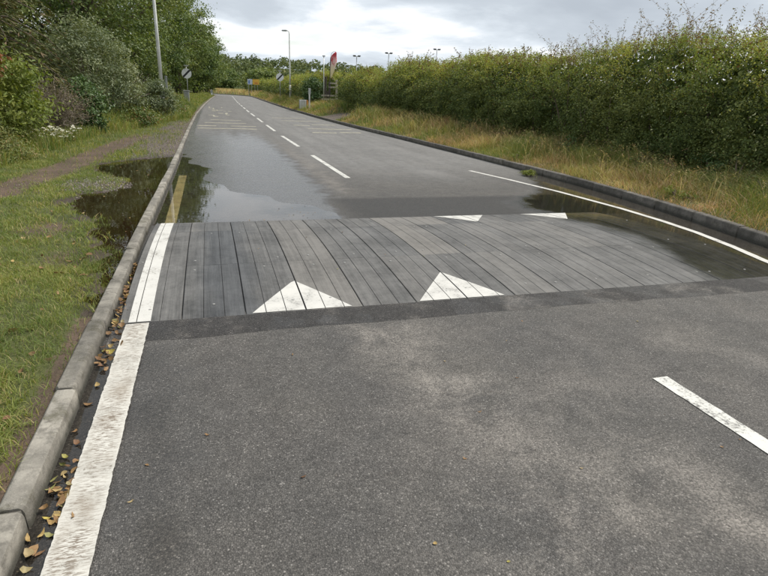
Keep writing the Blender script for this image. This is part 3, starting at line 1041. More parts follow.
# ------------------------------------------------------------------ lamp posts
def lamp_post(loc, h, label, arm=-.9, m=M['palepole'], r=.085):
    t = thing('lamp_post', loc, label, 'lamp post', 'street lamps beside the road')
    b = MB().tube([(0, 0, -.2), (0, 0, 1.35), (0, 0, 1.5)], [r*1.25, r*1.25, r], 12)
    add('base_section', b.mesh('base_section', smooth=True), m, t)
    p = MB().tube([(0, 0, 1.49), (0, 0, h*.5), (0, 0, h-.3), (arm*.12, 0, h-.06), (arm*.45, 0, h), (arm, 0, h+.03)], [r, r*.82, r*.62, r*.55, r*.5, r*.45], 10)
    add('pole', p.mesh('pole', smooth=True), m, t)
    add('access_door', MB().box(-.05, .05, -r*1.25-.008, -r*1.1, .5, 1.0).mesh('access_door', .004), M['greypost'], t)
    L = MB().prism([(arm-.55, h-.02), (arm-.5, h+.07), (arm-.1, h+.10), (arm+.05, h+.06), (arm+.05, h-.02)], -.11, .11)
    la = add('lantern', L.mesh('lantern', .012), M['greypost'], t)
    add('lens', MB().box(arm-.48, arm-.05, -.085, .085, h-.055, h-.022).mesh('lens', .008), M['lens'], la)
    return t


lamp_post((-1.93, 28, float(left_z(-1.93, 28))), 8.0, 'tall pale lamp post rising out of the bramble bank', .9)
lamp_post((8.55, 63, float(right_z(8.55, 63))), 6.75, 'slim pale lamp post on the verge beyond the hedge opening', -.25)


# ------------------------------------------------------------------ speed limit signs
def limit_sign(loc, hc, R, label, rz=0, lamp=True):
    t = thing('speed_limit_sign', loc, label, 'road sign', 'round derestriction signs facing the road', rz)
    add('post', MB().tube([(0, .05, -.3), (0, .05, hc+R+.16)], .038, 10).mesh('post', smooth=True), M['greypost'], t)
    circ = [(R*math.cos(a), hc+R*math.sin(a)) for a in np.linspace(0, 2*PI, 40, endpoint=False)]
    dsc = add('disc', MB().prism(circ, -.004, .008).mesh('disc'), M['white'], t)
    hw = R*.19
    pts = []
    for sgn in (1, -1):                       # band from lower left to upper right
        for q in np.linspace(-1, 1, 9):
            b = math.asin(hw/(R*.985))
            a = PI/4 if sgn > 0 else PI/4+PI
            ang = a+q*b
            pts.append((R*.985*math.cos(ang), hc+R*.985*math.sin(ang)))
    add('diagonal_band', MB().prism(pts, -.008, -.0045).mesh('diagonal_band'), M['black'], dsc)
    for z in (hc-R*.4, hc+R*.4):
        add('clip', MB().box(-.06, .06, .008, .09, z-.02, z+.02).mesh('clip', .004), M['greypost'], t)
    if lamp:
        l = MB().tube([(0, .05, hc+R+.10), (0, -.02, hc+R+.2), (0, -.16, hc+R+.22)], .018, 6)
        add('lamp_arm', l.mesh('lamp_arm'), M['greypost'], t)
        add('lamp_housing', MB().box(-.2, .2, -.26, -.06, hc+R+.17, hc+R+.27).mesh('lamp_housing', .02), M['cabinet'], t)
    return t


zl = float(left_z(-1.72, 58))
limit_sign((-1.72, 58, zl), 2.67-zl, .44, 'round white sign with black diagonal under the tree row', .05)
zr_ = float(right_z(8.2, 69))
limit_sign((8.2, 69, zr_), 2.95-zr_, .44, 'round white sign with black diagonal on the verge beside the lamp post', -.05)

# grey cabinet and post by the left sign
t = thing('utility_cabinet', (-1.48, 46, float(left_z(-1.48, 46))), 'grey roadside cabinet in front of the round sign on the tree side', 'cabinet')
add('body', MB().box(-.2, .2, -.16, .16, -.15, .85).mesh('body', .02), M['cabinet'], t)
add('lid', MB().box(-.23, .23, -.19, .19, .85, .91).mesh('lid', .015), M['cabinet'], t)
add('door', MB().box(-.16, .16, -.175, -.159, .1, .78).mesh('door', .004), M['greypost'], t)
t = thing('marker_post', (-2.4, 39, float(left_z(-2.4, 39))), 'short grey post standing in the bramble bank behind the lamp post', 'post')
add('post', MB().box(-.07, .07, -.07, .07, -.2, 1.75).mesh('post', .012), M['greypost'], t)
add('cap', MB().prism([(-.09, 1.75), (.09, 1.75), (.04, 1.83), (-.04, 1.83)], -.09, .09).mesh('cap', .006), M['cabinet'], t)
t = thing('marker_post', (.75, 104, float(left_z(.75, 104))), 'small white marker post where the road bends behind the trees', 'post')
add('post', MB().box(-.12, .12, -.05, .05, -.2, .95).mesh('post', .012), M['white'], t)
add('plate', MB().box(-.19, .19, -.065, -.051, .45, .93).mesh('plate', .004), M['cabinet'], t)

# ------------------------------------------------------------------ things at the opening in the hedge
zf = float(right_z(8.78, 43))
t = thing('feather_flag', (8.78, 43, zf), 'tall feather flag with red and white print beside the timber frame', 'flag')
ptsP = [(0, 0, 0)]+[(0.02*q, 0, 3.05*q) for q in (.3, .6, .9)]+[(.03, 0, 3.2), (.08, 0, 3.45), (.17, 0, 3.62), (.30, 0, 3.70), (.46, 0, 3.68)]
ptsP[0] = (0, 0, -.15)
add('pole', MB().tube(ptsP, [.028, .026, .024, .02, .018, .016, .014, .012, .01], 7).mesh('pole', smooth=True), M['darkmetal'], t)
rows = []
for q in np.linspace(0, 1, 18):
    z = 1.85+q*1.83
    xa = .03 if z < 3.2 else .03+.42*((z-3.2)/.5)**1.9
    xb = .05+.47*min(1, (q/.62))**.75 if q < .8 else .50
    rows.append([(xa*(1-u)+xb*u, .04*math.sin(u*4+q*5)*u-.015, z-.06*u*(q > .8)) for u in np.linspace(0, 1, 7)])
V = np.array(rows).reshape(-1, 3)
me = mesh_np('sail', V, grid_faces(18, 7), None, True)
m, w_ = new_mat('flag_print')
tc = w_.n('ShaderNodeTexCoord').outputs['Object']
sp = w_.n('ShaderNodeSeparateXYZ', {0: tc})
hh = w_.math('DIVIDE', w_.math('SUBTRACT', sp.outputs[2], 1.85), 1.83)
base = w_.ramp(hh, [(0, (.74, .66, .40)), (.35, (.78, .70, .48)), (.55, (.78, .62, .56)), (.72, (.74, .42, .42)), (.86, (.62, .10, .12)), (1, (.5, .04, .07))])
vv = w_.noise(w_.scaled(tc, (9, 1, 4)), 1.0, 2, .4)
base = w_.mix(w_.math('MULTIPLY', w_.smooth(vv, .56, .60), w_.smooth(hh, .4, .55)), base, (.62, .10, .12))
rim = w_.math('LESS_THAN', sp.outputs[0], .075)
base = w_.mix(w_.math('MULTIPLY', rim, w_.smooth(hh, .45, .6)), base, (.10, .02, .03))
pb = principled(w_, base, .75, .2)
tl = w_.n('ShaderNodeBsdfTranslucent', {0: base}).outputs[0]
finish(w_, w_.n('ShaderNodeMixShader', {0: .3, 1: pb, 2: tl}).outputs[0])
sail = add('sail', me, m, t)
sm = sail.modifiers.new('thick', 'SOLIDIFY')
sm.thickness = .006

t = thing('timber_frame', (9.0, 43.6, float(right_z(9.0, 43.6))), 'weathered timber frame with pale rails at the hedge opening', 'timber frame')
for xx, hh_, m_ in ((-.42, 1.95, M['darkwood']), (-.12, 1.6, M['darkwood']), (.42, 1.75, M['oldwood'])):
    add('post', MB().box(xx-.07, xx+.07, -.07, .07, -.2, hh_).mesh('post', .01), m_, t)
for z, xa, xb in ((.35, -.75, .5), (.62, -.75, .5), (1.22, -.2, .48), (1.50, -.15, .40)):
    add('rail', MB().box(xa, xb, -.11, -.072, z-.055, z+.055).mesh('rail', .006), M['oldwood'], t)
add('board', MB().box(-.32, -.14, -.06, .06, .1, .95).mesh('board', .01), M['darkwood'], t)
t = thing('slim_column', (8.38, 43.3, float(right_z(8.38, 43.3))), 'slim grey steel column behind the feather flag', 'pole')
add('shaft', MB().tube([(0, 0, -.2), (0, 0, 3.35)], [.035, .028], 8).mesh('shaft', smooth=True), M['galv'], t)
add('head', MB().box(-.1, .1, -.05, .05, 3.35, 3.43).mesh('head', .012), M['greypost'], t)
t = thing('marker_post', (7.25, 43, float(right_z(7.25, 43))), 'pale marker post with small plate beside the hedge opening', 'post')
add('post', MB().box(-.05, .05, -.035, .035, -.2, 1.25).mesh('post', .008), M['palepole'], t)
add('plate', MB().box(-.085, .085, -.06, -.036, 1.15, 1.55).mesh('plate', .008), M['galv'], t)
t = thing('utility_cabinet', (6.68+.55, 45.5, float(right_z(7.2, 45.5))), 'low grey slatted cabinet with orange end by the hedge opening', 'cabinet')
add('body', MB().box(-.36, .18, -.14, .14, -.15, .72).mesh('body', .015), M['cabinet'], t)
for k in range(4):
    add('slat', MB().box(-.34+.13*k, -.26+.13*k, -.16, -.141, .06, .68).mesh('slat', .004), M['palepole'], t)
add('orange_panel', MB().box(.19, .31, -.12, .12, -.15, .70).mesh('orange_panel', .01), M['orange'], t, label='orange end panel')

# signs far along the verge
for nm, xx, m_, m2, lab in (('board_sign', 9.9, 'yellow', 'orange', 'yellow rectangular sign far along the right verge before the bend'),
                            ('board_sign', 8.65, 'bluewhite', 'blue', 'pale blue and white sign standing next to the yellow sign')):
    t = thing(nm, (xx, 125, float(right_z(xx, 125))), lab, 'road sign')
    zb = 2.35-t.location.z
    for q in (-.28, .28):
        add('post', MB().tube([(q, .05, -.3), (q, .05, zb+1.0)], .04, 6).mesh('post'), M['greypost'], t)
    pn = add('panel', MB().box(-.66 if m_ == 'yellow' else -.5, .66 if m_ == 'yellow' else .5, -.01, .01, zb, zb+1.05).mesh('panel', .003), M[m_], t)
    add('printed_band', MB().box(-.3, .3 if m_ == 'yellow' else -.02, -.014, -.0105, zb+.15, zb+.8 if m_ != 'yellow' else zb+.45).mesh('printed_band'), M[m2], pn)

# floodlight masts in the field behind the hedge
for xx, h_, lab in ((22.6, 6.9, 'floodlight mast behind the hedge, lowest of three'), (27.8, 7.6, 'floodlight mast behind the hedge, middle of three'), (35.9, 8.6, 'floodlight mast behind the hedge, tallest of three')):
    t = thing('floodlight_mast', (xx, 90, .5), lab, 'floodlight', 'floodlight masts in the field')
    h_ -= .5
    add('pole', MB().tube([(0, 0, -.8), (0, 0, h_)], [.10, .06], 8).mesh('pole', smooth=True), M['greypost'], t)
    add('crossbar', MB().box(-.55, .55, -.04, .04, h_-.05, h_+.03).mesh('crossbar', .01), M['greypost'], t)
    for q in (-.38, .38):
        add('lamp_head', MB().prism([(q-.24, h_+.04), (q+.24, h_+.04), (q+.18, h_+.17), (q-.18, h_+.17)], -.2, .2).mesh('lamp_head', .015), M['darkmetal'], t)


# ------------------------------------------------------------------ trees and shrubs
def clump_leaves(cent, rad, n_cl, per, cl_r, leaf, asp=.55, shell=.55, zmin=None, spread=.6, flat=.5, seedc=None):
    """leaves gathered in clumps through an uneven ellipsoid"""
    cent = np.array(cent, float)
    rad = np.array(rad, float)
    u = ico_pts(n_cl)
    lump = 1+.26*(fbm(u[:, 0]*3+cent[0], u[:, 1]*3+u[:, 2]*2+cent[1], 1.1, 2)*2-1)
    r = (shell+(1-shell)*rng.random(n_cl)**.6)*lump
    cc = cent+u*rad*r[:, None]
    if zmin is not None:
        cc[:, 2] = np.maximum(cc[:, 2], zmin+cl_r*.4*rng.random(n_cl))
    k = rng.integers(per//2, per*3//2, n_cl)
    idx = np.repeat(np.arange(n_cl), k)
    sc = cl_r*(.6+.8*rng.random(n_cl))[idx, None]
    off = rng.normal(size=(len(idx), 3))*np.array([1, 1, flat])*.5
    P = cc[idx]+off*sc
    Nd = unit(.9*off+.5*u[idx]+np.array([0, 0, .9]))
    return leaf_geo(P, Nd, leaf, asp, .2, spread), cc


def limbs(base, top_r, h, cc, n, r0):
    mb = MB()
    bx, by = 0, 0
    mb.tube([(0, 0, -.3), (.05*h*.1, 0, h*.25), (-.04*h*.1, .02*h*.1, h*.5), (0, 0, h*.78)], [r0*1.25, r0, r0*.7, r0*.25], 9)
    for i in rng.choice(len(cc), n, replace=False):
        c = Vector(cc[i])-Vector(base)
        z0 = min(max(h*.16, c.z*.55), h*.7)
        a = Vector((0, 0, z0))
        mid = a.lerp(c, .5)+Vector((0, 0, .12*(c-a).length))
        mb.tube([a, mid, c], [r0*.38, r0*.22, r0*.05], 5, False)
    return mb


def tree(name, base, h, cr, mat_, label, n_cl=260, per=80, leaf=.16, cl_r=.8, low=.1, group=None, shell=.5, asp=.6, cat='tree'):
    z0 = base[2]
    t = thing(name, base, label, cat, group)
    cz = z0+h*(low+1)/2
    rad = (cr, cr, h*(1-low)/2)
    geo, cc = clump_leaves((base[0], base[1], cz), rad, n_cl, per, cl_r, leaf, asp, shell, z0+.2)
    V = geo[0]-np.array(base)
    add('crown', mesh_np('crown', V, geo[1]), mat_, t)
    add('trunk', limbs(base, cr, h, cc, min(26, n_cl//4), .035*h**.9).mesh('trunk', smooth=True), M['bark'], t)
    return t


def lz(x, s):
    return float(left_z(x, s))-.03


G = 'broadleaved trees along the tree side of the road'
tree('broadleaf_tree', (-6.2, 33, lz(-6.2, 33)), 13, 4.3, M['oak'], 'tall dark broadleaved tree directly behind the pale lamp post', 420, 100, .15, .75, .06, G)
tree('broadleaf_tree', (-5.7, 45, lz(-5.7, 45)), 13.5, 4.6, M['ash'], 'tall broadleaved tree between lamp post and round sign', 420, 90, .17, .8, .05, G)
tree('broadleaf_tree', (-5.3, 59, lz(-5.3, 59)), 13.2, 4.7, M['oak'], 'tall broadleaved tree standing directly behind the round sign', 380, 80, .20, .85, .05, G)
tree('broadleaf_tree', (-3.3, 75, lz(-3.3, 75)), 12.2, 4.4, M['ash'], 'broadleaved tree just past the round sign, leaning over the kerb', 340, 70, .23, .9, .04, G)
tree('broadleaf_tree', (-1.7, 92, lz(-1.7, 92)), 11, 4.1, M['oak'], 'broadleaved tree before the last one at the road bend', 300, 60, .27, .9, .04, G)
tree('broadleaf_tree', (-.1, 111, lz(-.1, 111)), 10.2, 3.9, M['ash'], 'last broadleaved tree of the row, where the road bends', 280, 55, .3, .9, .03, G)
tree('broadleaf_tree', (-9.5, 27, lz(-9.5, 27)), 13, 4.2, M['oak'], 'dark broadleaved tree set back behind the drooping conifer', 320, 80, .16, .8, .08, G)

# drooping conifer
cb = (-6.5, 20.5, lz(-6.5, 20.5))
t = thing('conifer_tree', cb, 'dark drooping conifer behind the bright green laurel', 'tree')
mb = MB().tube([(0, 0, -.3), (0, 0, 5), (0, 0, 10.5)], [.24, .16, .02], 8)
Pn, Nn_, An = [], [], []
for i in range(300):
    z = .5+9.6*(i/300)**1.05
    L = 3.0*(1-z/11.2)**.75*(.75+.5*rng.random())
    a = rng.random()*2*PI
    dv = np.array([math.cos(a), math.sin(a), 0])
    pts = [np.array([0, 0, z])+dv*L*q+np.array([0, 0, .30*L*q-.75*L*q*q]) for q in (0, .35, .7, 1)]
    if L > .4 and i % 2 == 0:
        mb.tube(pts, [.03, .022, .013, .005], 4, False)
    for q in np.linspace(.18, 1, 16):
        c = dv*L*q+np.array([0, 0, z+.30*L*q-.75*L*q*q])
        nn = 6
        side = np.cross(dv, [0, 0, 1])
        sp_ = rng.normal(size=(nn, 1))*side*.24*(1.1-q*.5)+rng.normal(size=(nn, 3))*.06
        P = c+sp_
        P[:, 2] -= np.abs(sp_@side)*.5+.08*rng.random(nn)
        Pn.append(P)
        An.append(np.tile(dv*.8+np.array([0, 0, -.8]), (nn, 1))+side*np.sign(sp_@side)[:, None]*.5)
Pn = np.concatenate(Pn)
An = unit(np.concatenate(An))
geo = leaf_geo(Pn, np.array([0, 0, 1.]), .20, .24, .1, .6, An, .75)
add('crown', mesh_np('crown', *geo), M['conifer'], t)
add('trunk', mb.mesh('trunk', smooth=True), M['bark'], t)


def shrub(name, base, rad, mat_, label, n_cl, per, leaf, cl_r, cat='shrub', asp=.55, zc=None, group=None, shell=.5, stems=14, flat=.55):
    t = thing(name, base, label, cat, group)
    b = np.array(base)
    zc = rad[2]*.95 if zc is None else zc
    geo, cc = clump_leaves(b+np.array([0, 0, zc]), rad, n_cl, per, cl_r, leaf, asp, shell, base[2]+.05, flat=flat)
    add('foliage', mesh_np('foliage', geo[0]-b, geo[1]), mat_, t)
    mb = MB()
    for i in rng.choice(len(cc), min(stems, len(cc)), replace=False):
        c = cc[i]-b
        a0 = rng.normal(size=3)*np.array([.12, .12, 0])*rad[0]
        mid = (a0+c)*.5+np.array([0, 0, .1*rad[2]])
        a0[2] = -.15
        mb.tube([a0, mid, c], [.03, .02, .006], 5, False)
    add('stems', mb.mesh('stems', smooth=True), M['twig'], t)
    return t


lau = shrub('laurel_bush', (-4.85, 14.2, lz(-4.85, 14.2)), (1.45, 1.5, 1.15), M['laurel'], 'bright yellow-green laurel bush with a rust-brown branch', 260, 70, .105, .34, asp=.42)
geo, cc = clump_leaves(np.array([.55, -.75, 1.75]), (.42, .42, .42), 22, 45, .2, .10, .42)
add('rusty_branch', mesh_np('rusty_branch', *geo), M['rust'], lau, label='branch of withered rust-brown leaves')
shrub('grey_leaf_shrub', (-4.1, 23.4, lz(-4.1, 23.4)), (1.75, 1.6, 1.85), M['silver'], 'large grey-green shrub beside the dark conifer', 330, 75, .11, .4, asp=.34)
shrub('dark_shrub', (-3.55, 19.4, lz(-3.55, 19.4)), (.52, .55, .82), M['darkleaf'], 'small dark green shrub between withered bush and bramble bank', 90, 60, .09, .22)
shrub('dark_shrub', (-2.15, 27.0, lz(-2.15, 27.0)), (.75, .55, .85), M['silver'], 'grey-green shrub at the foot of the pale lamp post', 110, 60, .10, .3, asp=.4)

# withered twiggy bush
db = (-4.15, 17.7, lz(-4.15, 17.7))
t = thing('withered_bush', db, 'grey-brown withered bush of bare twigs beside the laurel', 'shrub')
mb = MB()
tips = []
for i in range(210):
    a = rng.random()*2*PI
    sp_ = rng.random()**.6*.95
    tip = np.array([math.cos(a)*sp_, math.sin(a)*sp_*.9, .35+1.25*rng.random()**.7*(1.15-.5*sp_)])
    a0 = np.array([math.cos(a)*.12, math.sin(a)*.12, -.1])
    m1 = (a0*.55+tip*.45)+np.array([0, 0, .25])+rng.normal(size=3)*.07
    m2 = (a0*.2+tip*.8)+np.array([0, 0, .14])+rng.normal(size=3)*.07
    mb.tube([a0, m1, m2, tip], [.012, .009, .006, .003], 3, False)
    for k in range(3):
        e = m2+(tip-m2)*rng.random()+rng.normal(size=3)*.14
        mb.tube([m2, (m2+e)/2+rng.normal(size=3)*.03, e], [.005, .004, .0025], 3, False)
        tips.append(e)
add('twigs', mb.mesh('twigs'), M['deadtwig'], t)
tips = np.array(tips)
P = tips[rng.integers(0, len(tips), 4200)]+rng.normal(size=(4200, 3))*.09
add('foliage', mesh_np('foliage', *leaf_geo(P, np.array([0, 0, 1.]), .055, .4)), M['deadleaf'], t)

# bare arching branches by the grey shrub
t = thing('bare_branch', (-3.0, 24.6, lz(-3.0, 24.6)), 'bare pale branches arching out of the grey-green shrub', 'branch')
for k in range(3):
    mb = MB()
    for j in range(4):
        e = np.array([.2+.9*rng.random()-.2*k, rng.normal()*.3, 1.1+.9*rng.random()])
        mb.tube([(0, 0, -.1), e*.5+np.array([-.15, 0, .35]), e*.85+np.array([0, 0, .12]), e], [.025, .02, .012, .005], 5, False)
    add('branch', mb.mesh('branch', smooth=True), M['deadtwig'], t)

# bramble mounds in the bank
for i, (bx_, by_, r_, h_, lab) in enumerate(((-2.75, 23.6, .85, .50, 'low bramble mound in front of the grey-green shrub'), (-2.0, 30.6, .95, .75, 'bramble mound just past the pale lamp post'),
                                             (-3.3, 37, 1.3, .95, 'bramble mound below the tall dark tree'), (-3.4, 44, 1.5, 1.0, 'bramble mound in front of the grey cabinet'))):
    shrub('bramble_mound', (bx_, by_, lz(bx_, by_)), (r_, r_*1.8, h_), M['bramble'], lab, 130, 60, .085+.006*i, .26, 'bramble', zc=h_*.45, stems=8)
shrub('weed_patch', (-4.2, 12.6, lz(-4.2, 12.6)), (.85, 1.2, .42), M['weeds'], 'pale weed patch at the foot of the laurel', 130, 55, .06, .2, 'weeds', asp=.3, zc=.25, stems=8)
shrub('weed_patch', (-4.6, 9.6, lz(-4.6, 9.6)), (.9, 1.4, .5), M['weeds'], 'pale weed patch beside the start of the earth path', 110, 55, .06, .2, 'weeds', asp=.3, zc=.3, stems=8)

# white flowers
fb = (-3.75, 16.2, lz(-3.75, 16.2))
t = thing('white_flowers', fb, 'clump of white wild flowers between laurel and earth path', 'flowers')
mb = MB()
cent = []
for i in range(95):
    x_, y_ = rng.normal()*.26, rng.normal()*.38
    z_ = .16+.30*rng.random()
    mb.tube([(x_*.7, y_*.7, -.05), (x_*.9, y_*.9, z_*.6), (x_, y_, z_)], [.004, .003, .002], 3, False)
    cent.append((x_, y_, z_))
add('stems', mb.mesh('stems'), M['stem'], t)
cent = np.array(cent)
P = np.repeat(cent, 9, 0)
P = P+rng.normal(size=P.shape)*np.array([.022, .022, .006])
hd = add('flower_heads', mesh_np('flower_heads', *leaf_geo(P, np.array([0, -.3, 1.]), .042, .7, .1, .35)), M['petal'], t)
hd['kind'] = 'stuff'
P = np.repeat(cent, 22, 0)*np.array([1.05, 1.05, .75])+rng.normal(size=(len(cent)*22, 3))*.06
P[:, 2] = np.abs(P[:, 2])
add('foliage', mesh_np('foliage', *leaf_geo(P, np.array([0, 0, 1.]), .06, .35)), M['weeds'], t)

# dark undergrowth that closes the back of the tree belt
n = 26000
s_ = 3+rng.random(n)**1.25*122
x_ = -7.2-1.7*rng.random(n)+xl(s_)+.74+1.3*(fbm(s_, 0*s_, .3, 3)-.5)
h_ = 3.4+1.8*(fbm(s_, x_, .35, 6)-.5)*2
z_ = left_z(x_, s_)+rng.random(n)**.8*h_
geo = leaf_geo(np.stack([x_, s_, z_], 1), np.array([.6, -.3, .6]), .20+.0018*s_, .6)
add('undergrowth', mesh_np('undergrowth', *geo), M['under'], kind='stuff', label='dark undergrowth closing the back of the tree belt', cat='undergrowth')


# ------------------------------------------------------------------ hedge on the right
def hedge(name, s0, s1, label, dens, top, leafk, x_front=9.3, near=12.0):
    t = thing(name, (x_front+1, (s0+s1)/2, float(right_z(x_front+1, (s0+s1)/2))), label, 'hedge')
    org = np.array(t.location)
    sg = np.linspace(s0, s1, 800)
    lam = dens*np.minimum(1, near/np.maximum(sg, .1))
    cum = np.concatenate([[0], np.cumsum((lam[1:]+lam[:-1])/2*np.diff(sg))])
    N_ = int(cum[-1])

    def pick(n):
        return np.interp(rng.random(n)*cum[-1], cum, sg)

    def shape(s, v):
        """front-to-top outline: v 0..1 runs up the face, 1..1.5 over the top"""
        off = xr(s)-curve(_xr_keys)(np.minimum(s, 12))*0-6.9
        bul = .8*(fbm(s, v*2.2, .75, 41)-.5)+.55*(fbm(s, v*3, 2.0, 43)-.5)
        H_ = top(s)*(1+.22*(fbm(s, 0*s, .9, 45)-.5))
        face = v < 1
        z = np.where(face, .10+v*(H_-.25), H_-.15+.15*np.sin((v-1)*PI))
        x = np.where(face, x_front+.25*np.abs(v-.45)-bul+.35*smoothstep(v, .72, 1.0), x_front+.35+(v-1)*3.2)
        return x+np.maximum(s-60, 0)*.045+bend(s), z
    parts_o, parts_n = [], []
    # clumps
    ncl = N_//42
    sc = pick(ncl)
    vc = rng.random(ncl)*1.42
    xx, zz_ = shape(sc, vc)
    dep = rng.random(ncl)**1.6*.45+.45*smoothstep(fbm(sc, zz_*1.6, 1.5, 47), .52, .68)
    xx = xx+dep
    cc = np.stack([xx, sc, zz_+float(0)], 1)
    per = rng.integers(22, 62, ncl)
    idx = np.repeat(np.arange(ncl), per)
    k = np.maximum(1, sc/14)[idx, None]**.5
    sd_ = unit(np.stack([-.75+.35*rng.normal(size=ncl), .75*rng.normal(size=ncl), .55+.45*rng.normal(size=ncl)+.5*(vc > .75)], 1))[idx]
    tq = rng.random((len(idx), 1))
    Ls = (.26+.34*rng.random(ncl))[idx, None]
    Ls = Ls*np.where(vc > .85, 1.0+.9*rng.random(ncl)**2, 1.0)[idx, None]
    off = (sd_*tq*Ls+np.array([0, 0, -.55])*Ls*tq*tq+rng.normal(size=(len(idx), 3))*np.array([.045, .055, .045]))*k
    P = cc[idx]+off
    P[:, 2] += right_z(np.minimum(P[:, 0], 11), P[:, 1])-.02
    P[:, 2] = np.maximum(P[:, 2], right_z(P[:, 0], P[:, 1])+.02)
    size = leafk*np.maximum(1, sc/13)[idx]**.55
    nrm = unit(rng.normal(size=off.shape)*.25+sd_*.25+np.array([-.35, -.1, .9]))
    new_lit = (vc[idx]+.13*rng.normal(size=len(idx))) > .74  # upper leaves take the new-growth colour that carries the painted top light
    g1 = leaf_geo(P[~new_lit]-org, nrm[~new_lit], size[~new_lit], .62, .22, .6)
    g2 = leaf_geo(P[new_lit]-org, nrm[new_lit], size[new_lit]*.9, .55, axis=np.array([0, 0, 1.]), axis_mix=.5)
    # deep dark filling
    nf = int(N_*.42)
    sf = pick(nf)
    vf = rng.random(nf)*1.2
    xf, zf_ = shape(sf, vf)
    xf = np.where(rng.random(nf) < .5, xf+.3+.9*rng.random(nf), x_front+1.15+.5*rng.random(nf)+np.maximum(sf-60, 0)*.045+bend(sf))
    zf_ = np.minimum(np.where(vf > .99, rng.random(nf)*top(sf), zf_), top(sf)-.12)
    Pf = np.stack([xf, sf, zf_+right_z(np.minimum(xf, 11), sf)], 1)
    g3 = leaf_geo(Pf-org, np.array([-1, 0, .4]), .105*np.maximum(1, sf/13)**.55, .7)
    add('foliage', leaf_mesh('foliage', g1, g3), M['hedge'], t)
    add('lit_new_growth', mesh_np('lit_new_growth', *g2), M['hedge_new_lit'], t, label='yellow-green new growth along the top, painted lighter as if sunlit')
    # woody stems at the foot
    mb = MB()
    q = s0+.3
    while q < min(s1, 30):
        x0 = x_front+.5+rng.random()*.5
        z0 = float(right_z(x0, q))
        a = np.array([x0, q, z0-.1])-org
        e = a+np.array([-.35+.6*rng.random(), rng.normal()*.45, 1.3+.9*rng.random()])
        mb.tube([a, (a+e)/2+rng.normal(size=3)*.08, e], [.035, .025, .01], 5, False)
        q += .22+.02*q*rng.random()
    if mb.V:
        add('stems', mb.mesh('stems', smooth=True), M['twig'], t)
    # upright shoots
    mb = MB()
    SP, SA, SZ = [], [], []
    ns = int(34*(min(s1, 16)-s0))+int(16*max(0, min(s1, 60)-16)) if s0 < 16 else int(4*(min(s1, 90)-s0))
    for i in range(ns):
        s = s0+(min(s1, 16)-s0)*rng.random() if (s0 < 16 and i < int(34*(min(s1, 16)-s0))) else max(s0, 16)+rng.random()*(min(s1, 90)-max(s0, 16))
        x0, z0 = shape(np.array([s]), np.array([1.02+.35*rng.random()]))
        x0, z0 = float(x0[0]), float(z0[0])+float(right_z(min(float(x0[0]), 11), s))
        clus = float(vnoise(s, 0, 1.1, 51))
        Lh = (.15+.62*rng.random()**2.2*(.25+1.2*clus))*(1.0 if s < 16 else .75)
        a = np.array([x0, s, z0-.15])-org
        lean = rng.normal(size=2)*.38*Lh
        e = a+np.array([lean[0], lean[1], Lh+.15])
        mid = (a+e)/2+np.array([lean[0]*-.3, lean[1]*-.3, .05])
        r_ = .0035*(1 if s < 16 else 1.8)
        mb.tube([a, mid, e], [r_*1.3, r_, r_*.5], 3, False)
        nl = int(8+Lh*34)
        for q in np.linspace(.25, 1.02, nl):
            b = a*(1-q)**2+2*mid*q*(1-q)+e*q*q if q <= 1 else e
            SP.append(b+rng.normal(size=3)*.025)
            an = rng.random()*2*PI
            SA.append((math.cos(an), math.sin(an), .6))
            SZ.append(.056*(1.15-.4*q)*(1 if s < 16 else 1.7))
    sh = add('shoots', mb.mesh('shoots'), M['twig'], t, kind='stuff')
    add('shoot_leaves', mesh_np('shoot_leaves', *leaf_geo(np.array(SP), np.array([0, 0, 1.]), np.array(SZ), .5, .2, .6, np.array(SA), .8)), M['shoot'], sh)
    return t


hedge('hedge', 1.5, 42.2, 'long dense hawthorn hedge with reddish shoots above the dry verge', 7800,
      lambda s: 2.55+.12*np.sin(s*.7)-.010*np.clip(s-14, 0, 22)-.25*smoothstep(s, 30, 42), .046)
hedge('hedge', 46.5, 135, 'lower far hedge continuing past the opening and lamp post', 4000,
      lambda s: 2.05+.15*np.sin(s*.4)+0*s, .062, 9.0, 14.0)
shrub('dark_shrub', (8.3, 47.0, float(right_z(8.3, 47))), (.95, .8, 1.0), M['darkleaf'], 'dark rounded shrub behind the slatted cabinet', 110, 60, .12, .3)

# ------------------------------------------------------------------ far hill and trees
gx = np.linspace(-420, 760, 90)
gy = np.linspace(230, 620, 26)
Yh, Xh = np.meshgrid(gy, gx, indexing='ij')


def hill_z(x, y):
    rise = smoothstep(y, 230, 430)
    return -2+rise*(16.0+5*(fbm(x, y, .006, 3)-.5)*2-smoothstep(x, 40, 260)*3.0)


me = mesh_np('hill', np.stack([Xh, Yh, hill_z(Xh, Yh)], -1).reshape(-1, 3), grid_faces(*Xh.shape), None, True)
m, w_ = new_mat('hill_fields')
pp = w_.pos()
nz = w_.noise(pp, .018, 3, .5)
fc = w_.mix(w_.smooth(nz, .56, .60), (.085, .105, .04), (.26, .24, .11))
finish(w_, principled(w_, w_.mix(w_.math('MULTIPLY', w_.noise(pp, .4, 4), .5), fc, (.07, .085, .03)), .95, .1))
add('hill', me, m, kind='structure')
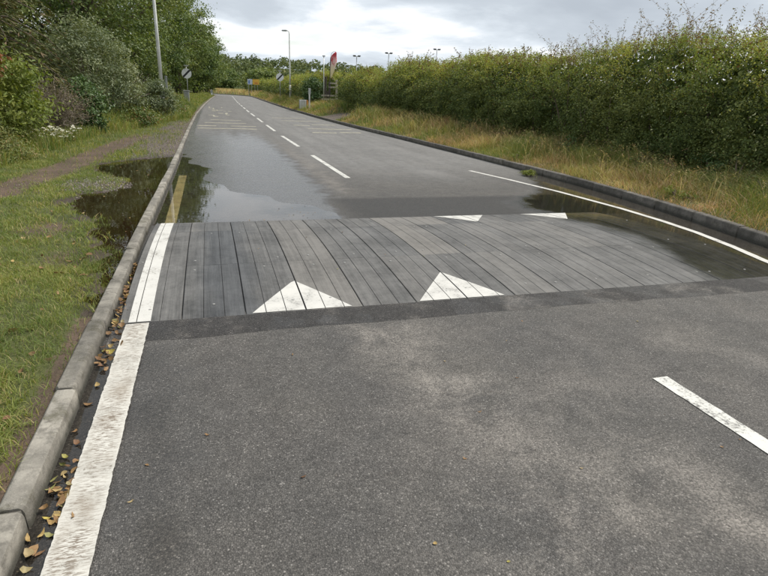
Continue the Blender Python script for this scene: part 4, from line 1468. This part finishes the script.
# the wood on the hill reads as one mass
nt_ = 1400
xt = rng.uniform(-160, 420, nt_)
yt = 250+rng.random(nt_)*190
keep = (fbm(xt, yt, .012, 61) > .40) | (yt > 385)
xt, yt = xt[keep], yt[keep]
zt = hill_z(xt, yt)
rt = rng.uniform(2.4, 4.6, len(xt))
idx = np.repeat(np.arange(len(xt)), 62)
u = ico_pts(len(idx))
u[:, 2] = np.abs(u[:, 2])*1.15-.15
P = np.stack([xt, yt, zt+rt*.7], 1)[idx]+u*rt[idx, None]*np.array([1, 1, 1.15])*(.75+.3*rng.random((len(idx), 1)))
add('far_wood', mesh_np('far_wood', *leaf_geo(P, u, 1.4, .8, .15, .5)), M['farwood'], kind='stuff', label='dense wood covering the distant hill', cat='wood')
k = 0
for (xx, yy, hh_, rr, mm, lab) in ((13, 150, 6.2, 4.2, 'ash', 'rounded light green tree beyond the bend, beside the yellow sign'),
                                   (4, 165, 6.5, 4.5, 'oak', 'dark tree closing the view where the road disappears'),
                                   (24, 175, 6.6, 4.6, 'farwood', 'pale bushy tree far behind the round sign on the verge'),
                                   (34, 190, 6.4, 4.8, 'ash', 'bushy tree far behind the slim lamp post'),
                                   (46, 205, 7.2, 4.8, 'farwood', 'bushy tree far behind the feather flag'),
                                   (-6, 150, 8.5, 5, 'oak', 'dark tree past the bend behind the tree row'),
                                   (60, 215, 7.0, 5, 'oak', 'dark bushy tree far behind the hedge end'),
                                   (78, 220, 7.0, 5.5, 'ash', 'bushy tree just visible over the far hedge top')):
    tree('field_tree', (xx, yy, -.3 if yy > 180 else .2), hh_, rr, M[mm], lab, 130, 45, .5, 1.1, 0, 'trees beyond the bend')
# rough grass bank beyond the bend
n = 9000
s_ = 118+rng.random(n)*55
x_ = xr(np.minimum(s_, 179))+.3+rng.random(n)*16
geo = blade_geo(np.stack([x_, s_, right_z(x_, np.minimum(s_, 178))], 1), .5+.4*rng.random(n), .09)
add('rough_grass', mesh_np('rough_grass', *geo), M['grass_dry'], kind='stuff', label='rough dry grass on the far verge at the bend', cat='grass')

# ------------------------------------------------------------------ grass, left verge
def scatter(n, s0, s1, pw, xf):
    s = s0+(s1-s0)*rng.random(n)**pw
    return xf(s, rng.random(n)), s


def lawn(n, s0, s1, x0, x1, h0, h1, wd, pw=1.0, lean=.6):
    x, s = scatter(n, s0, s1, pw, lambda s, u: xl(s)-.105-x0-u*(x1-x0))
    soil, g, ip, d = left_masks(x, s)
    cov = 1-np.clip(soil*1.05, 0, 1)
    cov = cov*(1-.93*g)
    cov = cov*(.30+.9*smoothstep(fbm(x, s, 2.6, 71), .30, .62))
    z = left_z(x, s)
    ok = (rng.random(n) < cov+.05*(z > PZ+.01)+.16*((d < .55) & (s > 4.3) & (s < 8.8))) & (z > PZ-.016)
    x, s, z = x[ok], s[ok], z[ok]
    tuft = .55+.9*fbm(x, s, 3.5, 73)
    h = (h0+(h1-h0)*rng.random(len(x)))*tuft
    return blade_geo(np.stack([x, s, z-.004], 1), h, wd*(.7+.6*rng.random(len(x))), lean, .35)


def join_tri(*gs):
    k, V, Fs = 0, [], []
    for v, f in gs:
        V.append(v)
        Fs.append(f+k)
        k += len(v)
    return np.concatenate(V), np.concatenate(Fs)


g1 = lawn(90000, 1.5, 6.0, .0, 1.9, .022, .065, .0042, 1.0, 1.3)
g2 = lawn(72000, 6.0, 13, .0, 3.4, .025, .075, .0068, 1.0, 1.3)
g3 = lawn(38000, 13, 36, .0, 4.2, .05, .13, .011, 1.3)
add('grass', mesh_np('grass', *join_tri(g1, g2, g3)), M['grass'], kind='stuff', label='short green grass on the verge beside the pale kerb', cat='grass')

# taller rough grass at the foot of the shrubs and along the bank
n = 16000
s_ = 8+rng.random(n)*40
x_ = xl(s_)-.1-(2.9-.055*np.clip(s_-9, 0, 30))-np.abs(rng.normal(size=n))*.55
z_ = left_z(x_, s_)
ga = blade_geo(np.stack([x_, s_, z_-.01], 1), (.14+.32*rng.random(n))*(.5+fbm(x_, s_, .8, 75)), .010+.0003*s_, .5, .3)
n = 26000
s_ = 20.5+rng.random(n)**.9*20
x_ = xl(s_)-.22-np.maximum(0, 30-s_)*.19-rng.random(n)**1.2*2.1
ok = s_ > 20
x_, s_ = x_[ok], s_[ok]
gb = blade_geo(np.stack([x_, s_, left_z(x_, s_)-.01], 1), (.30+.75*rng.random(len(x_)))*(.40+1.0*fbm(x_, s_, .9, 77))*(.45+.55*smoothstep(xl(s_)-.22-np.maximum(0, 30-s_)*.19-x_, 0, .8)), .013, .7, .3)
add('rough_grass', mesh_np('rough_grass', *join_tri(ga, gb)), M['grass_tall'], kind='stuff', label='tall rough grass along the foot of the shrubs', cat='grass')
n = 9000
s_ = 44+rng.random(n)*70
x_ = xl(s_)-.3-rng.random(n)*3.2
gc = blade_geo(np.stack([x_, s_, left_z(x_, s_)-.01], 1), .10+.18*rng.random(n), .05, .5, .3)
add('rough_grass', mesh_np('rough_grass', *gc), M['grass'], kind='stuff', label='grass strip under the tree row by the round sign', cat='grass')

# ------------------------------------------------------------------ dry grass, right verge
def right_grass(n, s0, s1, pw, d0, d1, h0, h1, wd, lean, pwd=1.0):
    s = s0+(s1-s0)*rng.random(n)**pw
    d = d0+(d1-d0)*rng.random(n)**pwd
    x = xr(s)+.10+d
    dv = (s > DRIVE0-.1) & (s < DRIVE1+.1) & (d < 3)
    x, s, d = x[~dv], s[~dv], d[~dv]
    tuft = .30+1.8*fbm(x, s, 1.3, 81)**1.3
    h = (h0+(h1-h0)*rng.random(len(x)))*tuft*(.45+.7*smoothstep(d, .0, 1.2))
    return blade_geo(np.stack([x, s, right_z(x, s)-.01], 1), h, wd*(.7+.6*rng.random(len(x)))*np.maximum(1, s/14), lean, .35, (-.06, -.05))


def split_patch(geo, thr, seed, above=True):
    """keep the blades whose root lies inside (or outside) the patches of one kind"""
    V, Fs = geo
    root = V[0::5]
    q = fbm(root[:, 0]*1.0, root[:, 1]*.8, .85, seed)
    keep = (q+.10*rng.normal(size=len(q)) > thr) == above
    V5 = V.reshape(-1, 5, 3)[keep].reshape(-1, 3)
    i = np.arange(int(keep.sum()))[:, None]*5
    return V5, np.concatenate([i+np.array([[0, 1, 3]]), i+np.array([[0, 3, 2]]), i+np.array([[2, 3, 4]])], 0)


ga = right_grass(74000, 2.5, 18, 1.1, .0, 2.9, .08, .40, .0066, 1.5)
gb = right_grass(40000, 18, 60, 1.2, .0, 2.7, .12, .42, .0078, 1.3)
gc = right_grass(9000, 60, 118, 1.0, .1, 3.0, .2, .5, .007, .9)
allg = join_tri(ga, gb, gc)
V_, F_ = allg
green = split_patch((V_, F_), .50, 101, False)
dry = split_patch((V_, F_), .50, 101, True)
pink = split_patch(dry, .55, 103, True)
straw = split_patch(dry, .55, 103, False)
add('dry_grass', mesh_np('dry_grass', *straw), M['grass_dry'], kind='stuff', label='dry straw-coloured grass on the verge below the hedge', cat='grass')
add('dry_grass', mesh_np('dry_grass', *pink), M['grass_pink'], kind='stuff', label='pinkish brown patches of dry grass on the verge below the hedge', cat='grass')
add('rough_grass', mesh_np('rough_grass', *green), M['grass_tall'], kind='stuff', label='green grass mixed into the dry verge below the hedge', cat='grass')
for i, ws in enumerate((5.6, 6.6, 7.7, 8.6, 9.9, 11.0, 12.6, 14.4, 16.5, 19.0, 22.0, 26.0)):
    wx = float(xr(ws))+1.7+.7*rng.random()
    r_ = .20+.16*rng.random()
    shrub('nettle_clump', (wx, ws, float(right_z(wx, ws))), (r_, r_*1.5, .26+.14*rng.random()), M['weeds' if i % 3 else 'darkleaf'],
          'leafy weed clump at the foot of the long hedge', 26, 34, .06, .13, 'weeds', asp=.42, zc=.22, stems=8, group='weed clumps below the hedge')

# tall flowering grass stalks with drooping heads
n = 3800
s_ = 3+rng.random(n)**1.3*34
d_ = .25+rng.random(n)**.9*2.3
x_ = xr(s_)+.13+d_
ok = ~((s_ > DRIVE0) & (s_ < DRIVE1)) & (fbm(x_, s_, 1.4, 113)+.1*rng.normal(size=n) > .5)
x_, s_, d_ = x_[ok], s_[ok], d_[ok]
V, Fs = [], []
HP, HA = [], []
for x0, s0, dd_ in zip(x_, s_, d_):
    z0 = float(right_z(x0, s0))
    hgt = .22+.34*rng.random()*(.5+float(fbm(x0, s0, 1.1, 111)))
    a = rng.random()*2*PI
    ln = hgt*(.25+.75*rng.random())
    p0 = np.array([x0, s0, z0])
    p1 = p0+np.array([math.cos(a)*ln*.3, math.sin(a)*ln*.3, hgt*.7])
    p2 = p0+np.array([math.cos(a)*ln, math.sin(a)*ln, hgt])
    wd = np.array([-math.sin(a), math.cos(a), 0])*.0022*max(1, s0/9)
    k = len(V)
    V += [p0-wd, p0+wd, p1-wd, p1+wd, p2]
    Fs += [(k, k+1, k+3), (k, k+3, k+2), (k+2, k+3, k+4)]
    for q in range(7):
        HP.append(p2+(p2-p1)*.05*(q-3)+rng.normal(size=3)*.012)
        HA.append((p2-p1)/np.linalg.norm(p2-p1)+np.array([0, 0, -.25]))
Ns = len(V)
add('grass_stalks', mesh_np('grass_stalks', V, Fs), M['grass_dry'], kind='stuff', label='tall straw stalks standing above the dry verge', cat='grass')
add('seed_heads', mesh_np('seed_heads', *leaf_geo(np.array(HP), np.array([0, 0, 1.]), .034, .2, .1, .9, unit(np.array(HA)), .8)), M['grass_dry'], kind='stuff', label='pale seed heads of the tall grass below the hedge', cat='grass')

# small weeds growing in the gutter by the hedge kerb
for (wx, ws, r_, lab) in ((6.72, 10.9, .13, 'small green weed in the gutter beside the dark kerb'), (7.35, 7.3, .2, 'leafy weed tuft right behind the dark kerb, level with the hump'), (7.5, 12.8, .16, 'leafy weed tuft behind the dark kerb, before the white line begins')):
    wz = float(road_z(wx, ws)) if wx < float(xr(ws)) else float(right_z(wx, ws))
    shrub('gutter_weed', (wx, ws, wz), (r_, r_*1.5, r_*.7), M['laurel'], lab, 26, 26, .035, .06, 'weed', asp=.4, zc=r_*.4, stems=5)

# ------------------------------------------------------------------ gravel
n = 5200
s_ = np.where(rng.random(n) < .35, 9.55+rng.normal(size=n)*.35, 13.2+rng.random(n)**1.4*13)
x_ = np.where(s_ < 11.5, -1.75+rng.normal(size=n)*.42, xl(s_)-.14-rng.random(n)*1.3)
z_ = left_z(x_, s_)
ok = z_ > PZ-.004
x_, s_, z_ = x_[ok], s_[ok], z_[ok]
r_ = .006+.010*rng.random(len(x_))**2
oct_ = np.array([(1, 0, 0), (-1, 0, 0), (0, 1, 0), (0, -1, 0), (0, 0, .7), (0, 0, -.7)])
V = np.stack([x_, s_, z_+r_*.3], 1)[:, None, :]+(oct_[None]*(.7+.6*rng.random((len(x_), 6, 3))))*r_[:, None, None]
fo = np.array([(0, 2, 4), (2, 1, 4), (1, 3, 4), (3, 0, 4), (2, 0, 5), (1, 2, 5), (3, 1, 5), (0, 3, 5)])
Fs = (np.arange(len(x_))*6)[:, None, None]+fo[None]
m, w_ = new_mat('gravel_stone')
rn = w_.n('ShaderNodeNewGeometry').outputs['Random Per Island']
finish(w_, principled(w_, w_.ramp(rn, [(0, (.09, .075, .065)), (.5, (.18, .15, .13)), (1, (.34, .31, .28))]), .85, .3))
add('gravel', mesh_np('gravel', V.reshape(-1, 3), Fs.reshape(-1, 3)), m, kind='stuff', label='loose gravel scattered on the bare ground by the puddle', cat='gravel')
# loose chippings on the road
n = 700
x_ = -.4+rng.random(n)*6
s_ = 1+rng.random(n)*2.8
r_ = .0018+.0032*rng.random(n)**3
V = np.stack([x_, s_, road_z(x_, s_)+r_*.4], 1)[:, None, :]+(oct_[None]*(.7+.6*rng.random((n, 6, 3))))*r_[:, None, None]
Fs = (np.arange(n)*6)[:, None, None]+fo[None]
add('chippings', mesh_np('chippings', V.reshape(-1, 3), Fs.reshape(-1, 3)), m, kind='stuff', label='loose pale chippings lying on the asphalt', cat='gravel')


# ------------------------------------------------------------------ fallen leaves, one by one
def fallen_mesh(seed):
    r = random.Random(seed)
    L, W = .055*r.uniform(.7, 1.15), .030*r.uniform(.55, 1.5)
    curl, fold = r.uniform(.1, 1.6), r.uniform(.1, .9)
    bendx, skew = r.uniform(-.012, .012), r.uniform(.7, 1.3)
    V, Fs = [], []
    for q in np.linspace(0, 1, 5):
        wq = W*math.sin(PI*min(1, .04+q*.96))**.8*(1-.25*q)
        y = (q-.5)*L
        zc = curl*.012*(2*q-1)**2
        bx_ = bendx*(2*q-1)**2
        wq *= r.uniform(.82, 1.12)
        V += [(bx_-wq*.5*skew+r.uniform(-.002, .002), y, zc+fold*wq*.45), (bx_, y, zc+.0015), (bx_+wq*.5/skew, y, zc+fold*wq*.45*r.uniform(.2, 1.1))]
    for k in range(4):
        for i in range(2):
            Fs.append((k*3+i, k*3+i+1, (k+1)*3+i+1, (k+1)*3+i))
    k = len(V)
    V += [(-.0008, -L*.5, .0015), (.0008, -L*.5, .0015), (.0004, -L*.78, .003)]
    Fs.append((k, k+1, k+2))
    me = bpy.data.meshes.new('fallen_leaf')
    me.from_pydata(V, [], Fs)
    me.update()
    me.polygons.foreach_set('use_smooth', np.ones(len(me.polygons), bool))
    me.materials.append(M['fallen'])
    return me


LV = [fallen_mesh(k) for k in range(16)]


def leaf(x, s, z, sc, label, group, tilt=.25):
    o = add('fallen_leaf', random.choice(LV), None, None, label, 'leaf', group, None, (x, s, z+.0015),
            (random.gauss(0, tilt*.5), random.gauss(0, tilt), random.uniform(0, 2*PI)))
    o.scale = (sc*random.uniform(.8, 1.2), sc, sc)


def ground_z(x, s):
    if x < float(xl(s))-.12:
        return float(left_z(x, s))
    if HX0 < x < HX1 and HS0 < s < HS1:
        return float(hump_h(s))
    return float(road_z(x, s))


for i in range(130):      # heap in the slot between hump and kerb
    s = 3.25+2.15*random.random()**.9
    x = -.735+abs(random.gauss(0, .032))+(.05 if s < 3.95 and random.random() < .4 else 0)
    x = min(x, -.60 if s < 3.9 else -.67)
    z = -.003+random.random()**1.5*(.035 if s > 3.9 else .02)
    leaf(x, s, z, random.uniform(.65, 1.1), 'fallen brown leaf in the heap between kerb and hump', 'leaves heaped between kerb and hump', .5)
for i in range(34):       # cluster in the gutter
    s = random.gauss(2.22, .16)
    x = -.735+abs(random.gauss(.05, .035))
    x = min(x, -.655)
    leaf(x, s, -.004+random.random()**2*.014, random.uniform(.6, 1.0), 'fallen yellow-brown leaf in the wet gutter cluster', 'leaves clustered in the wet gutter', .35)
for (x, s) in ((-.70, 1.75), (-.68, 1.82), (-.66, 1.9), (-.69, 2.0), (-.60, 1.98), (-.70, 2.85), (-.69, 3.05), (-.71, 2.6)):
    leaf(x, s, -.004+(.010 if x > -.65 else 0), .8, 'single fallen leaf in the wet gutter apart from the cluster', 'single leaves in the wet gutter')
for (x, s) in ((-.36, 2.25), (-.40, 2.02), (-.10, 2.42), (.42, 3.2), (.30, 2.0)):
    leaf(x, s, ground_z(x, s), .55, 'single fallen leaf lying on the dark asphalt beside the ribbed line', 'single leaves on the asphalt')
for (x, s) in ((1.35, 2.9), (1.7, 2.6), (2.35, 1.72), (2.5, 1.75), (1.3, 2.3), (1.55, 1.75), (.95, 1.35), (.72, 1.5), (1.9, 3.1), (3.1, 3.2), (2.2, 3.4), (1.05, 1.95)):
    leaf(x, s, ground_z(x, s), random.uniform(.28, .5), 'tiny yellow leaf lying on the open asphalt', 'tiny leaves on the open asphalt')
for (x, s) in ((1.05, 4.75), (1.62, 5.1), (2.0, 5.0), (.95, 5.9), (2.6, 5.3), (.4, 5.5), (1.4, 6.1)):
    leaf(x, s, ground_z(x, s)+.002, random.uniform(.3, .5), 'tiny leaf lying on the planks of the hump', 'tiny leaves on the hump')
for (x, s) in ((-1.25, 8.2), (-1.0, 7.2), (-1.35, 11.4), (-1.7, 11.9), (-.98, 9.3), (-1.1, 10.8), (-.95, 6.5), (-1.5, 8.7)):
    leaf(x, s, PZ-.001, random.uniform(.6, 1.0), 'fallen leaf floating on the verge puddle', 'leaves floating on the verge puddle', .1)
for i in range(26):       # scraps washed up against the far edge of the hump
    x, s = random.gauss(1.15, .38), 7.14+abs(random.gauss(0, .35))
    leaf(x, s, max(RW-.004, float(road_z(x, s))), random.uniform(.22, .5), 'dark leaf scrap in the shallow water behind the hump', 'leaf scraps in the shallow water', .3)
for i in range(95):       # scattered through the grass
    s = 1.7+6.5*random.random()**1.3
    x = -.9-random.random()*1.1
    if x < -.9-(s-1.2)*.55:
        continue
    z = ground_z(x, s)
    if z < PZ:
        continue
    leaf(x, s, z+.018+.012*random.random(), random.uniform(.6, 1.25), 'tan fallen leaf caught in the short grass', 'leaves in the short grass', .5)
